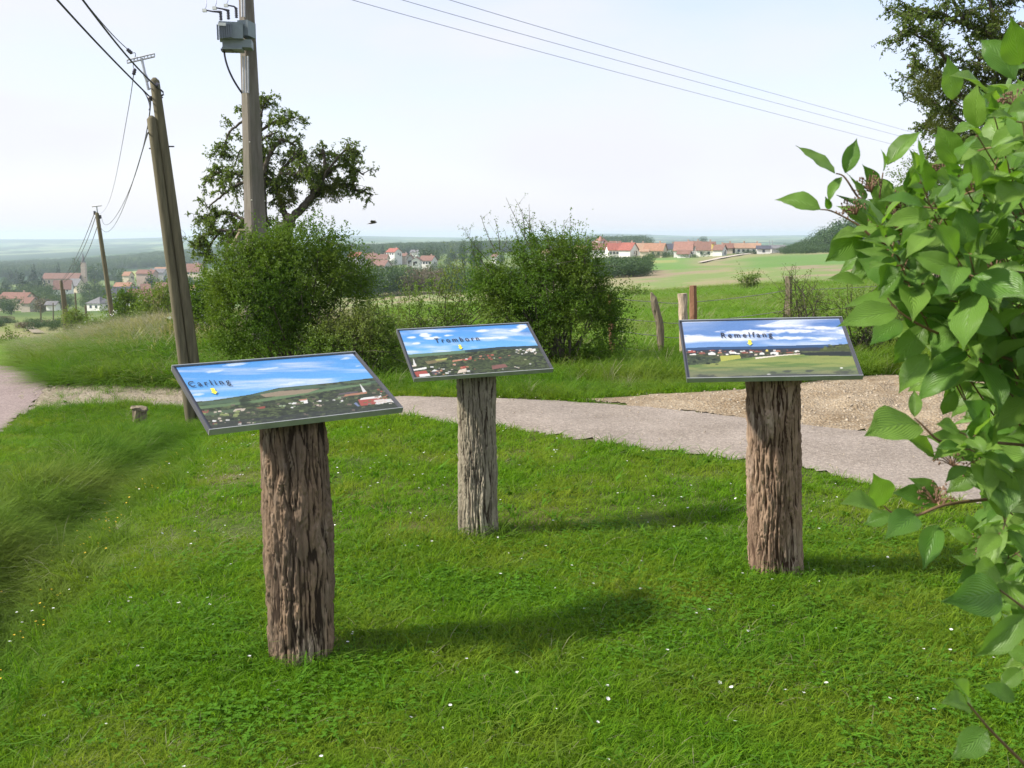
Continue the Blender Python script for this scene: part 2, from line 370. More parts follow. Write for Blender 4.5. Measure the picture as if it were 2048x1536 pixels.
# ------------------------------------------------------------------ instancer for uncountable stuff (grass, far woods)
_protos = {}
def proto_collection(name, meshes):
    c = bpy.data.collections.new(name)
    for i, me in enumerate(meshes):
        o = bpy.data.objects.new('%s_%02d' % (name, i), me); c.objects.link(o)
    return c
def scatter(name, P, rot, scl, idx, coll, label, cat='grass'):
    P = np.asarray(P, np.float32); me = bpy.data.meshes.new(name); me.vertices.add(len(P)); me.vertices.foreach_set('co', P.ravel())
    a = me.attributes.new('rot', 'FLOAT_VECTOR', 'POINT'); a.data.foreach_set('vector', np.asarray(rot, np.float32).ravel())
    a = me.attributes.new('scl', 'FLOAT_VECTOR', 'POINT'); a.data.foreach_set('vector', np.asarray(scl, np.float32).ravel())
    a = me.attributes.new('idx', 'INT', 'POINT'); a.data.foreach_set('value', np.asarray(idx, np.int32))
    o = link(name, me); tag(o, label, cat, kind='stuff')
    g = bpy.data.node_groups.new(name + '_nodes', 'GeometryNodeTree')
    g.interface.new_socket('Geometry', in_out='INPUT', socket_type='NodeSocketGeometry'); g.interface.new_socket('Geometry', in_out='OUTPUT', socket_type='NodeSocketGeometry')
    gi = g.nodes.new('NodeGroupInput'); go = g.nodes.new('NodeGroupOutput'); ip = g.nodes.new('GeometryNodeInstanceOnPoints')
    ci = g.nodes.new('GeometryNodeCollectionInfo'); ci.inputs['Collection'].default_value = coll; ci.inputs['Separate Children'].default_value = True
    def na(n_, ty):
        x = g.nodes.new('GeometryNodeInputNamedAttribute'); x.data_type = ty; x.inputs['Name'].default_value = n_; return x.outputs['Attribute']
    er = g.nodes.new('FunctionNodeEulerToRotation')
    g.links.new(gi.outputs[0], ip.inputs['Points']); g.links.new(ci.outputs[0], ip.inputs['Instance']); ip.inputs['Pick Instance'].default_value = True
    g.links.new(na('idx', 'INT'), ip.inputs['Instance Index']); g.links.new(na('rot', 'FLOAT_VECTOR'), er.inputs[0]); g.links.new(er.outputs[0], ip.inputs['Rotation'])
    g.links.new(na('scl', 'FLOAT_VECTOR'), ip.inputs['Scale']); g.links.new(ip.outputs[0], go.inputs[0])
    md = o.modifiers.new('scatter', 'NODES'); md.node_group = g
    return o
def tuft(n, h, spread, width, lean, curl, mat, hv=.35):
    a = rng.random(n) * 6.283; r = spread * np.sqrt(rng.random(n)); B = np.stack([r * np.cos(a), r * np.sin(a), np.full(n, -.01)], 1)
    d = a + rng.normal(0, 1.2, n); H = h * (1 - hv + 2 * hv * rng.random(n)); ln = lean * (.3 + rng.random(n))
    D = np.stack([np.cos(d), np.sin(d), np.zeros(n)], 1); S = np.stack([-np.sin(d + .6), np.cos(d + .6), np.zeros(n)], 1) * width / 2
    Z = np.array([0, 0, 1.])
    m1 = B + D * (H * ln * .3)[:, None] + Z * (H * .5)[:, None]; m2 = B + D * (H * (ln * .75 + curl * .3))[:, None] + Z * (H * (.85 - .1 * ln))[:, None]
    tp = B + D * (H * (ln * 1.2 + curl))[:, None] + Z * (H * (1 - .35 * curl - .15 * ln))[:, None]
    V = np.stack([B - S, B + S, m1 - S * .9, m1 + S * .9, m2 - S * .55, m2 + S * .55, tp], 1).reshape(-1, 3)
    k = np.arange(n)[:, None] * 7
    return mesh('tuft', V, [np.concatenate([k + [0, 1, 3, 2], k + [2, 3, 5, 4]]), k + [4, 5, 6]], [mat], True)

# ================================================================== GROUND (one sheet to the horizon)
th = np.concatenate([np.linspace(-math.pi, -.72, 60, endpoint=False), np.linspace(-.72, .72, 520), np.linspace(.72, math.pi, 60)[1:]])
rr_ = np.concatenate([[0.0], np.exp(np.linspace(math.log(.35), math.log(12500), 400))])
TH, RR = np.meshgrid(th, rr_)
GX, GY = RR * np.sin(TH), RR * np.cos(TH)
Zg = zg(GX, GY)
def land_colour(x, y, z):
    yy = np.maximum(y, 1.5); u = np.clip(1024 + F * x / yy, -600, 2700); r = np.hypot(x, y)
    n1 = fbm(x * .02, y * .02, 3., 4); n2 = fbm(x * .25, y * .12, 7., 4); n3 = fbm(u * .012, np.log(np.maximum(r, 1)) * 9, 4., 4)
    nn = fbm(x * 1.3, y * 1.3, 1., 4)
    def mixv(a, b, t): return a + (b - a) * np.clip(t, 0, 1)[..., None]
    soil = np.array([.070, .095, .022]); c = np.broadcast_to(soil, x.shape + (3,)).copy()
    c = mixv(c, np.array([.13, .10, .05]), sm(.52, .72, nn) * .7)
    mead = mixv(np.array([.13, .23, .03]), np.array([.20, .25, .06]), sm(.35, .7, n2))
    c = mixv(c, mead, sm(13, 22, r))
    tan = mixv(np.array([.25, .235, .115]), np.array([.17, .225, .075]), sm(.34, .58, n3))
    tan = mixv(tan, np.array([.25, .205, .13]), sm(.5, .75, fbm(u * .01, np.log(np.maximum(r, 1)) * 14, 8., 3)))
    mid = sm(560, 700, u)
    c = mixv(c, tan, sm(78, 110, r + 14 * (n2 - .5) + 12 * (n1 - .5)) * mid)
    grn = np.array([.11, .21, .05])
    c = mixv(c, grn, sm(205, 225, r) * (1 - sm(370, 400, r)) * sm(1440, 1520, u) * .85)
    c = mixv(c, grn * 1.1, sm(245, 262, r + (u - 1290) * .15) * (1 - sm(420, 470, r)) * sm(1180, 1215, u) * (1 - sm(1350, 1420, u)) * .8)
    c = mixv(c, np.array([.24, .26, .09]), sm(340, 350, r) * (1 - sm(385, 395, r)) * sm(1290, 1300, u) * (1 - sm(1345, 1360, u)))
    vil = mixv(np.array([.085, .135, .035]), np.array([.13, .17, .05]), sm(.4, .6, n1))
    c = mixv(c, vil, sm(430, 520, r) * sm(600, 700, u)); c = mixv(c, vil, sm(200, 330, r) * (1 - sm(560, 640, u)))
    lf = mixv(np.array([.17, .20, .06]), np.array([.24, .21, .11]), sm(.4, .62, fbm(x * .03, y * .012, 5., 4)))
    c = mixv(c, lf, sm(26, 36, r) * (1 - sm(200, 330, r)) * (1 - sm(420, 560, u)))
    c = mixv(c, np.array([.26, .28, .09]), sm(1180, 1230, r) * (1 - sm(1480, 1550, r)) * sm(225, 270, u) * (1 - sm(390, 470, u)) * .95)
    woods = np.array([.028, .060, .022])
    c = mixv(c, woods, sm(1230, 1330, r) * (1 - (u > 225) * (u < 400) * (1 - sm(1480, 1540, r))))
    far = mixv(np.array([.20, .24, .12]), np.array([.11, .18, .08]), sm(.42, .58, fbm(u * .009, np.log(np.maximum(r, 1)) * 8, 6., 3)))
    far = mixv(far, woods, sm(.47, .53, fbm(u * .014, np.log(np.maximum(r, 1)) * 16, 9., 4)))
    c = mixv(c, far, sm(2450, 2600, r))
    c = mixv(c, woods, sm(3450, 3650, r) * (1 - sm(4650, 4900, r)) * (1 - sm(230, 330, u)))
    c = mixv(c, woods * 1.2, sm(8000, 8800, r))
    return c
gc = land_colour(GX, GY, Zg)
nr, nc_ = GX.shape
i_ = np.arange(nr - 1)[:, None] * nc_ + np.arange(nc_ - 1)[None]
gq = np.stack([i_, i_ + 1, i_ + nc_ + 1, i_ + nc_], -1).reshape(-1, 4)[:, ::-1]
m, t, b = nodes('ground_soil_and_fields'); b.inputs['Roughness'].default_value = .95; b.inputs['Specular IOR Level'].default_value = .1
at_ = t.nodes.new('ShaderNodeVertexColor'); at_.layer_name = 'col'
t.links.new(mixc(t, 1., at_.outputs['Color'], ramp(t, noise(t, 9, 5, .7), [(.3, (.72,)), (.7, (1.25,))]), 'MULTIPLY'), b.inputs['Base Color'])
bump(t, b, noise(t, 25, 4, .7), .02, .6); M['ground'] = m
gme = mesh('ground', np.stack([GX, GY, Zg], -1).reshape(-1, 3), [gq], [M['ground']], True); vcol(gme, gc.reshape(-1, 3))
tag(link('ground', gme), 'rolling green ground falling away to valley fields', kind='structure')

def edged(poly, x, y):
    d = np.full(np.shape(x), 9.); n = len(poly)
    for i in range(n):
        a, b = poly[i], poly[(i + 1) % n]; v = b - a; t = np.clip(((x - a[0]) * v[0] + (y - a[1]) * v[1]) / (v @ v + 1e-9), 0, 1); d = np.minimum(d, np.hypot(x - a[0] - t * v[0], y - a[1] - t * v[1]))
    return d
def drape(name, poly, cell, off, mat, label, jitter=.5, relief=None, edge=.10, kind='structure'):
    x0, y0 = poly.min(0) - .3; x1, y1 = poly.max(0) + .3
    x0, x1 = max(x0, -16), min(x1, 9.5); y0 = max(y0, -3)
    xs = np.arange(x0, x1, cell); ys = np.arange(y0, y1, cell); A, B = np.meshgrid(xs, ys)
    A = A + rng.normal(0, cell * .18, A.shape); B = B + rng.normal(0, cell * .18, B.shape)
    wx = (fbm(A * 2.5, B * 2.5, 1., 4) - .5) * edge * 3; wy = (fbm(A * 2.5, B * 2.5, 6., 4) - .5) * edge * 3
    ins = inpoly(A + wx, B + wy, poly)
    Z = zg(A, B) + off * (.25 + .75 * sm(0, .12, edged(poly, A, B)))
    if relief is not None: Z = Z + relief(A, B)
    n0, n1 = A.shape
    i = np.arange(n0 - 1)[:, None] * n1 + np.arange(n1 - 1)[None]
    keep = ins[:-1, :-1] & ins[1:, :-1] & ins[:-1, 1:] & ins[1:, 1:]
    q = np.stack([i, i + 1, i + n1 + 1, i + n1], -1)[keep]
    used = np.unique(q); remap = -np.ones(n0 * n1, int); remap[used] = np.arange(len(used))
    V = np.stack([A, B, Z], -1).reshape(-1, 3)[used]
    return tag(link(name, mesh(name, V, [remap[q]], [mat], True)), label, kind=kind)
def gravelmat(name, c1, c2, c3, s=55, sp=.5, bd=.012):
    m, t, b = nodes(name); b.inputs['Roughness'].default_value = .93; b.inputs['Specular IOR Level'].default_value = .15
    v = N(t, 'ShaderNodeTexVoronoi'); v.inputs['Scale'].default_value = s; g = t.nodes.new('ShaderNodeNewGeometry'); t.links.new(g.outputs['Position'], v.inputs['Vector'])
    c = mixc(t, ramp(t, noise(t, 1.6, 5, .65), [(.36, (0.,)), (.66, (1.,))]), c1, c2)
    sepc = t.nodes.new('ShaderNodeSeparateColor'); t.links.new(v.outputs['Color'], sepc.inputs[0])
    c = mixc(t, math_(t, 'MULTIPLY', ramp(t, sepc.outputs[0], [(.55, (0.,)), (.95, (1.,))]), sp), c, c3)
    c = mixc(t, 1., c, ramp(t, noise(t, 38, 4, .7), [(.3, (.68,)), (.7, (1.28,))]), 'MULTIPLY')
    t.links.new(c, b.inputs['Base Color']); bump(t, b, math_(t, 'ADD', v.outputs['Distance'], noise(t, 30, 4, .7)), bd, .7)
    return m
M['path'] = gravelmat('worn_tarmac', (.215, .180, .147), (.285, .242, .203), (.40, .35, .29), 70, .45, .006)
M['road'] = gravelmat('pinkish_road', (.225, .175, .16), (.275, .22, .20), (.36, .30, .27), 60, .3, .006)
M['dirt'] = gravelmat('loose_earth_and_stones', (.20, .145, .085), (.31, .245, .165), (.42, .36, .27), 42, .5, .02)
M['link'] = gravelmat('stony_verge', (.22, .185, .125), (.29, .245, .18), (.4, .35, .28), 30, .5, .02)
drape('road', ROAD, .10, .015, M['road'], 'pinkish tarmac lane curving away downhill', edge=.08)
drape('path', PATH, .06, .013, M['path'], 'grey worn tarmac path crossing behind the boards', edge=.07)
dr = lambda A, B: sm(.12, .6, edged(DIRT, A, B)) * dr0(A, B)
dr0 = lambda A, B: np.maximum(0, fbm(A * 2.2, B * 2.2, 2., 4) - .42) * .16 + np.maximum(0, fbm(A * 9, B * 9, 5., 3) - .5) * .06
drape('dirt_bank', DIRT, .05, .010, M['dirt'], 'bank of loose yellowish earth and stones', relief=dr, edge=.12)
drape('stony_strip', LINK, .07, .016, M['link'], 'thin stony strip joining lane and path', edge=.30)

# stones lying on the earth bank and the strip
def stonemesh(seed):
    a = MB(); import bmesh
    bm = bmesh.new(); bmesh.ops.create_icosphere(bm, subdivisions=1, radius=1)
    r_ = random.Random(seed)
    for v in bm.verts: v.co *= r_.uniform(.7, 1.15); v.co.z *= .6
    me = bpy.data.meshes.new('stone'); bm.to_mesh(me); bm.free(); me.materials.append(M['stone']); return me
M['stone'] = plain('limestone_pebble', (.38, .32, .24), .9, var=.35, scale=1.3)
stones = proto_collection('stones', [stonemesh(k) for k in range(4)])
def zone_pts(poly, n, margin=0):
    x0, y0 = poly.min(0); x1, y1 = poly.max(0); x0, x1 = max(x0, -16), min(x1, 9); y0 = max(y0, 1)
    x = rng.uniform(x0, x1, n); y = rng.uniform(y0, y1, n); k = inpoly(x, y, poly); return x[k], y[k]
x, y = zone_pts(DIRT, 9000); x2, y2 = zone_pts(LINK, 2500); x3, y3 = zone_pts(PATH, 2600)
s = np.concatenate([.003 + .016 * rng.random(len(x)) ** 4, .005 + .012 * rng.random(len(x2)) ** 3, .003 + .006 * rng.random(len(x3)) ** 3])
zz = np.concatenate([zg(x, y) + .012 + dr(x, y), zg(x2, y2) + .018, zg(x3, y3) + .026])
x = np.concatenate([x, x2, x3]); y = np.concatenate([y, y2, y3])
scatter('gravel', np.stack([x, y, zz], 1), rng.random((len(x), 3)) * 6.28, np.stack([s, s * (.7 + .6 * rng.random(len(s))), s], 1), rng.integers(0, 4, len(x)), stones,
        'small pale stones strewn over the earth bank and strip', 'gravel')

# ================================================================== GRASS
lawn_c = proto_collection('lawn_tufts', [tuft(20, .040, .05, .0034, .7, .4, M['blade']), tuft(22, .034, .055, .0034, 1.1, .7, M['blade']),
    tuft(18, .050, .05, .0036, .6, .4, M['blade']), tuft(18, .028, .05, .004, 1.6, .8, M['blade']), tuft(8, .070, .04, .0050, 1.0, .8, M['longblade']), tuft(6, .04, .05, .003, 1.4, .6, M['dry']), tuft(7, .045, .02, .013, 1.7, .9, M['clover'])])
def fan_pts(n, y0, y1, u0, u1, p=1.0):
    """area-uniform sample of the view fan between two distances"""
    y = np.sqrt(y0 ** 2 + (y1 ** 2 - y0 ** 2) * rng.random(n) ** p); u = rng.uniform(u0, u1, n); return (u - 1024) / F * y, y
POSTS = [(-.775, 3.74, .125), (-.18, 5.29, .105), (1.24, 4.68, .125)]
def not_hard(x, y, edge=.07):
    wx = (fbm(x * 2.5, y * 2.5, 1., 4) - .5) * edge * 3; wy = (fbm(x * 2.5, y * 2.5, 6., 4) - .5) * edge * 3
    k = ~(inpoly(x + wx, y + wy, PATH) | inpoly(x + wx, y + wy, ROAD) | inpoly(x + wx, y + wy, DIRT) | (inpoly(x + wx, y + wy, LINK) & (rng.random(len(x)) < .82)))
    return k
x, y = fan_pts(64000, 1.5, 13.5, -500, 2600)
x_, y_ = fan_pts(26000, 1.7, 5.2, -200, 2300); x = np.concatenate([x, x_]); y = np.concatenate([y, y_])
sd = ditch_s(x, y)
nearpost = np.zeros(len(x), bool)
for (px_, py_, pr_) in POSTS: nearpost |= np.hypot(x - px_, y - py_) < pr_ + .005 + .05 * rng.random(len(x))
nearpost |= (np.hypot((x + .56) / 1.6, y - 3.70) < .085) & (rng.random(len(x)) < .75)
k = not_hard(x, y) & ~nearpost & ~((sd < -.08) & (sd > -1.15) & (y < 10))
x, y, sd = x[k], y[k], sd[k]
patch = fbm(x * 1.1, y * 1.1, 2., 4)
worn = np.exp(-((sd - .45) / .35) ** 2) * sm(.45, .6, patch) + .9 * np.exp(-((x + 2.0) ** 2 + (y - 5.0) ** 2) / .2) + .8 * np.exp(-((x + 1.9) ** 2 + (y - 7.0) ** 2) / .35)
hs = (.45 + 1.25 * fbm(x * 2.6, y * 2.6, 9., 4)) * (1 - .5 * np.clip(worn, 0, 1)) * np.where(sd < -1.1, .8, 1)
r_ = rng.random(len(x)); idx = np.where(r_ < .26, 0, np.where(r_ < .5, 1, np.where(r_ < .72, 2, 3)))
idx = np.where((r_ > .93) & (hs > .95), 4, idx); idx = np.where(rng.random(len(x)) < .045 + .22 * worn + .12 * sm(.58, .72, patch), 5, idx); idx = np.where(rng.random(len(x)) < .035, 6, idx)
sc = hs * rng.uniform(.8, 1.2, len(x)) * (1 + .5 * sm(5, 12, y)); scw = (.55 + .4 * np.clip(hs, 0, 1.3)) * rng.uniform(.85, 1.2, len(x)) * (1 + .6 * sm(4, 12, y))
scatter('lawn_grass', np.stack([x, y, zg(x, y)], 1), np.stack([rng.normal(0, .15, len(x)), rng.normal(0, .15, len(x)), rng.random(len(x)) * 6.28], 1),
        np.stack([scw, scw, sc], 1), idx, lawn_c, 'short mown green lawn grass around the posts')

long_c = proto_collection('long_tufts', [tuft(22, .20, .07, .006, .8, .7, M['longblade']), tuft(22, .26, .08, .006, .6, .6, M['longblade']), tuft(24, .15, .08, .006, 1.1, .8, M['longblade']),
                                         tuft(14, .28, .06, .005, .5, .5, M['dry'])])
# ditch beside the lawn
n = 9000; y = rng.uniform(1.6, 11.5, n); s0 = rng.normal(-.72, .25, n); x = s0 + (-1.02 - .19 * y)
k = not_hard(x, y) & (s0 < .02); x, y = x[k], y[k]
hs = (.26 + .52 * fbm(x * 1.5, y * 1.5, 4., 3)) * (1 + .5 * sm(.65, 1.0, -(x + 1.02 + .19 * y)))
P = [np.stack([x, y, zg(x, y)], 1)]; SC = [hs]; ID = [np.where(rng.random(len(x)) < .006, 3, rng.integers(0, 3, len(x)))]
# verge behind path and along hedge foot
x, y = fan_pts(15000, 9.5, 17, -300, 2500); k = not_hard(x, y, .07) & ~((x > 2.2) & (y < 9.4)); x, y = x[k], y[k]
u_ = 1024 + F * x / y
P.append(np.stack([x, y, zg(x, y)], 1)); SC.append((.55 + .55 * fbm(x * 1.2, y * 1.2, 8., 3)) * np.where(y < 11.2, .62, 1.15) * np.where((u_ < 500) & (y < 14.6), .42, 1)); ID.append(np.where(rng.random(len(x)) < .03, 3, rng.integers(0, 3, len(x))))
# tussocks at the foot of the posts
for (cx, cy) in ((-.66, 3.62), (-.04, 5.26), (-.32, 5.24), (1.39, 4.64)):
    n = 4; x = cx + rng.normal(0, .05, n); y = cy + rng.normal(0, .04, n)
    P.append(np.stack([x, y, zg(x, y)], 1)); SC.append(np.full(n, .34)); ID.append(rng.integers(0, 3, n))
for (px_, py_, pr_) in POSTS:
    n = 16; a_ = rng.random(n) * 6.283; x = px_ + np.cos(a_) * (pr_ + .03); y = py_ + np.sin(a_) * (pr_ + .03)
    P.append(np.stack([x, y, zg(x, y)], 1)); SC.append(rng.uniform(.16, .34, n)); ID.append(rng.integers(0, 3, n))
P = np.concatenate(P); SC = np.concatenate(SC); ID = np.concatenate(ID); sw = rng.uniform(.9, 1.3, len(P)) * (.30 + .70 * np.clip(SC, 0, 1.1))
scatter('long_grass', P, np.stack([rng.normal(0, .15, len(P)), rng.normal(0, .15, len(P)), rng.random(len(P)) * 6.28], 1), np.stack([sw, sw, SC * rng.uniform(.75, 1.25, len(P))], 1), ID, long_c,
        'uncut long grass in the ditch and along the verge')
# meadow behind the fence
mead_c = proto_collection('meadow_tufts', [tuft(26, .30, .22, .014, .8, .6, M['meadow']), tuft(26, .24, .24, .014, 1.0, .8, M['meadow']), tuft(26, .34, .2, .012, .6, .5, M['meadow']), tuft(20, .45, .2, .008, .4, .5, M['dry'])])
x, y = fan_pts(52000, 15, 75, -200, 2500, 1.25); k = (1024 + F * x / y > 520); x, y = x[k], y[k]
far_ = sm(16, 60, y); hs = (.65 + .6 * fbm(x * .3, y * .3, 8., 3)) * (1 + .1 * far_); sw = (1 + 1.3 * far_) * rng.uniform(.8, 1.2, len(x))
scatter('meadow_grass', np.stack([x, y, zg(x, y)], 1), np.stack([rng.normal(0, .1, len(x)), rng.normal(0, .1, len(x)), rng.random(len(x)) * 6.28], 1), np.stack([sw, sw, hs], 1),
        np.where(rng.random(len(x)) < .03, 3, rng.integers(0, 3, len(x))), mead_c, 'bright green meadow grass beyond the wire fence')
# pale seeding grass on the crest at the left
x, y = fan_pts(17000, 14.5, 26, -150, 700); u_ = 1024 + F * x / y; hh = (.25 + .95 * sm(60, 330, u_)) * (.28 + .72 * sm(14.6, 18.5, y)) * (.75 + .5 * fbm(x * .8, y * .8, 3., 3)); seedy = sm(16.5, 20, y)
k = (u_ > 20 + 60 * rng.random(len(x))) & not_hard(x, y); x, y, hh, seedy, u_ = x[k], y[k], hh[k], seedy[k], u_[k]
seed_c = proto_collection('seed_tufts', [tuft(16, .52, .16, .011, .45, .5, M['dry']), tuft(16, .60, .14, .010, .4, .4, M['dry']), tuft(24, .42, .18, .013, .7, .7, M['longblade']), tuft(24, .36, .18, .013, .8, .7, M['meadow'])])
scatter('seeding_grass', np.stack([x, y, zg(x, y)], 1), np.stack([rng.normal(0, .1, len(x)), rng.normal(0, .1, len(x)), rng.random(len(x)) * 6.28], 1), np.stack([np.ones(len(x)) * 1.1, np.ones(len(x)) * 1.1, hh], 1),
        np.where(rng.random(len(x)) < .04 + .36 * seedy, rng.integers(0, 2, len(x)), np.where(rng.random(len(x)) < .6, 3, 2)), seed_c, 'tall pale seeding grass on the crest beside the lane')
# clover and little white flowers
def clover():
    a = MB(); n = 9
    for _ in range(n):
        c = np.array([*rng.normal(0, .035, 2), rng.uniform(.012, .035)]); 
        for q in range(3):
            an = q * 2.094 + rng.random(); d = np.array([[math.cos(an), math.sin(an), .12]]); a.leaves(c[None], d, np.array([[0, 0, 1.]]), .010, .010, .05)
    return a.me('clover', M['clover'])
clo_c = proto_collection('clover_patches', [clover() for _ in range(4)])
x, y = fan_pts(12000, 1.7, 5.5, -100, 2300); pz = fbm(x * 1.6, y * 1.6, 6., 3) + .10 * sm(1200, 2000, 1024 + F * x / y) * (1 - sm(3.2, 4.2, y)); k = (pz > .52 + .2 * rng.random(len(x))) & (rng.random(len(x)) < .35) & (ditch_s(x, y) > .1) & not_hard(x, y); x, y = x[k], y[k]
s = rng.uniform(.8, 1.4, len(x)); scatter('clover', np.stack([x, y, zg(x, y) + .006], 1), np.stack([rng.normal(0, .1, len(x))] * 2 + [rng.random(len(x)) * 6.28], 1), np.stack([s, s, s], 1), rng.integers(0, 4, len(x)), clo_c,
        'patches of clover leaves growing through the lawn', 'clover')
def flower(mat, r):
    a = MB(); k = 7; an = rng.random() * 6
    D = np.array([[math.cos(an + q * 6.283 / k), math.sin(an + q * 6.283 / k), .5] for q in range(k)]); a.leaves(np.tile([[0, 0, .032]], (k, 1)), D, np.tile([[0, 0, 1.]], (k, 1)), r, r * .8, .1)
    return a.me('flower', mat)
flo_c = proto_collection('flowers', [flower(M['petal'], .0065), flower(M['petal'], .0075), flower(M['yellow'], .006)])
x, y = fan_pts(620, 2.3, 9.5, 0, 2100); k = not_hard(x, y) & ((ditch_s(x, y) > 0) | (rng.random(len(x)) < .3)); x, y = x[k], y[k]
xc = rng.normal(-2.4, .35, 90); yc = rng.normal(9.2, .6, 90); xd = rng.uniform(-.9, -.1, 260); yd = rng.uniform(2.3, 9, 260); xd = xd + (-1.02 - .19 * yd)
X3 = np.concatenate([x, xc, xd]); Y3 = np.concatenate([y, yc, yd]); hz_ = np.concatenate([np.zeros(len(x)), np.full(90, .01), rng.uniform(.05, .14, 260)])
ii = np.concatenate([rng.integers(0, 2, len(x)), rng.integers(0, 2, 90), np.where(rng.random(260) < .85, 2, 0)])
s = rng.uniform(.75, 1.3, len(X3)); scatter('small_flowers', np.stack([X3, Y3, zg(X3, Y3) + hz_], 1), np.stack([rng.normal(0, .2, len(X3))] * 2 + [rng.random(len(X3)) * 6.28], 1), np.stack([s, s, s], 1), ii, flo_c,
        'tiny white and yellow flowers dotted through the grass', 'flowers')

# ================================================================== THE THREE INFORMATION BOARDS ON LOGS
BW, BH = .760, .451
POSES = {'l': ((-.853, 3.803, 1.025), (34.6, 23.8, -.3)), 'm': ((-.204, 5.386, .994), (18.3, 28.9, -1.4)), 'r': ((1.161, 4.553, 1.098), (-4.2, 30.0, -1.6))}
def brot(a):
    y_, t_, r_ = [R(v) for v in a]; return Matrix.Rotation(y_, 3, 'Z') @ Matrix.Rotation(r_, 3, 'Y') @ Matrix.Rotation(t_, 3, 'X')
def cracks(Th, Z, r, seed, pw, ph, warp):
    g = np.random.default_rng(seed); H = Z.max() - Z.min() + .1; C = 2 * np.pi * r; n = int(C / pw * H / ph)
    sx = g.random(n) * C; sz = Z.min() - .05 + g.random(n) * H
    S = Th * r; cx, sy = np.cos(Th) * r, np.sin(Th) * r
    S = S + (fbm(cx * 14 + seed, sy * 14, Z * 5, 3) - .5) * warp; Zw = Z + (fbm(cx * 30, sy * 30 + seed, Z * 14, 2) - .5) * .05
    f1 = np.full(S.shape, 9.); f2 = np.full(S.shape, 9.); id1 = np.zeros(S.shape, int)
    for k in range(n):
        dx = np.abs(S - sx[k]) % C; dx = np.minimum(dx, C - dx) / pw; d = np.hypot(dx, (Zw - sz[k]) / ph)
        c1 = d < f1; f2 = np.where(c1, f1, np.minimum(f2, d)); id1 = np.where(c1, k, id1); f1 = np.where(c1, d, f1)
    lift = g.random(n)[id1]
    return f2 - f1, lift
def make_log(parent, base, top, r0, r1, rm, pl_n, pl_p, seed, mat, pw, ph, amp, warp=.10, fk=9.5):
    nt_, nz_ = 230, 330; a = np.linspace(0, 2 * np.pi, nt_, endpoint=False); tz = np.linspace(0, 1, nz_)
    Th, T = np.meshgrid(a, tz); base = np.array(base); top = np.array(top); Hh = np.linalg.norm(top - base)
    rad = (r0 + (r1 - r0) * T) + (rm - (r0 + r1) / 2) * np.sin(T * np.pi)
    cr, lift = cracks(Th, T * Hh, rad.mean(), seed, pw, ph, warp)
    Zm = T * Hh; wx_ = (fbm(np.cos(Th) * 2, np.sin(Th) * 2 + seed, Zm * 5, 3) - .5) * 1.1
    cxx, cyy = np.cos(Th + wx_ * .35), np.sin(Th + wx_ * .35)
    n1 = fbm(cxx * fk + seed, cyy * fk, Zm * 3.6, 2); f1_ = sm(.0, .13, np.abs(n1 - .5)); n2 = fbm(cxx * fk * 2.3, cyy * fk * 2.3 + seed, Zm * 8, 2); f2_ = sm(.0, .14, np.abs(n2 - .5))
    f3_ = sm(.02, .22, cr); edge_ = f1_ * (.45 + .55 * f2_) * (.6 + .4 * f3_); rid = fbm(cxx * 3.2 + seed, cyy * 3.2, T * 1.1, 3)
    fine = fbm(np.cos(Th) * 18, np.sin(Th) * 18 + seed, Zm * 16, 4)
    big = fbm(np.cos(Th) * 1.4 + seed, np.sin(Th) * 1.4, T * 1.6, 3)
    rad = rad * (1 + .16 * (big - .5)) + amp * (1.25 * edge_ * (.55 + .45 * lift) - .6) + (rid - .5) * amp * 1.3 + (fine - .5) * .008
    ax = base + (top - base) * T[..., None]
    V = ax + np.stack([np.cos(Th) * rad, np.sin(Th) * rad, np.zeros_like(Th)], -1)
    V[0, :, 2] -= .06
    # the top is sawn to the slope of the board
    n_ = np.array(pl_n); p_ = np.array(pl_p); lim = p_[2] - ((V[..., 0] - p_[0]) * n_[0] + (V[..., 1] - p_[1]) * n_[1]) / n_[2]
    zs = V[-1, :, 2].mean(); f = (lim - base[2]) / (zs - base[2]); V[..., 2] = base[2] + (V[..., 2] - base[2]) * np.where(T > .0, 1 + (f - 1) * T, 1)
    V = V.reshape(-1, 3); i = np.arange(nz_ - 1)[:, None] * nt_ + np.arange(nt_)[None]; j = np.arange(nz_ - 1)[:, None] * nt_ + (np.arange(nt_)[None] + 1) % nt_
    q = np.stack([i, j, j + nt_, i + nt_], -1).reshape(-1, 4)
    cen = V[-nt_:].mean(0); V = np.concatenate([V, cen[None]]); k = (nz_ - 1) * nt_
    t_ = np.array([[len(V) - 1, k + s_, k + (s_ + 1) % nt_] for s_ in range(nt_)])
    me = mesh('log_post', V, [q, t_], [mat], True); at2 = me.attributes.new('crack', 'FLOAT', 'POINT')
    cv = np.clip(sm(.05, .6, edge_) * .8 + .12 + (lift - .5) * .35 + (fine - .5) * .5, 0, 1).ravel(); at2.data.foreach_set('value', np.append(cv, .5).astype(np.float32))
    o = link('log_post', me, parent); return o

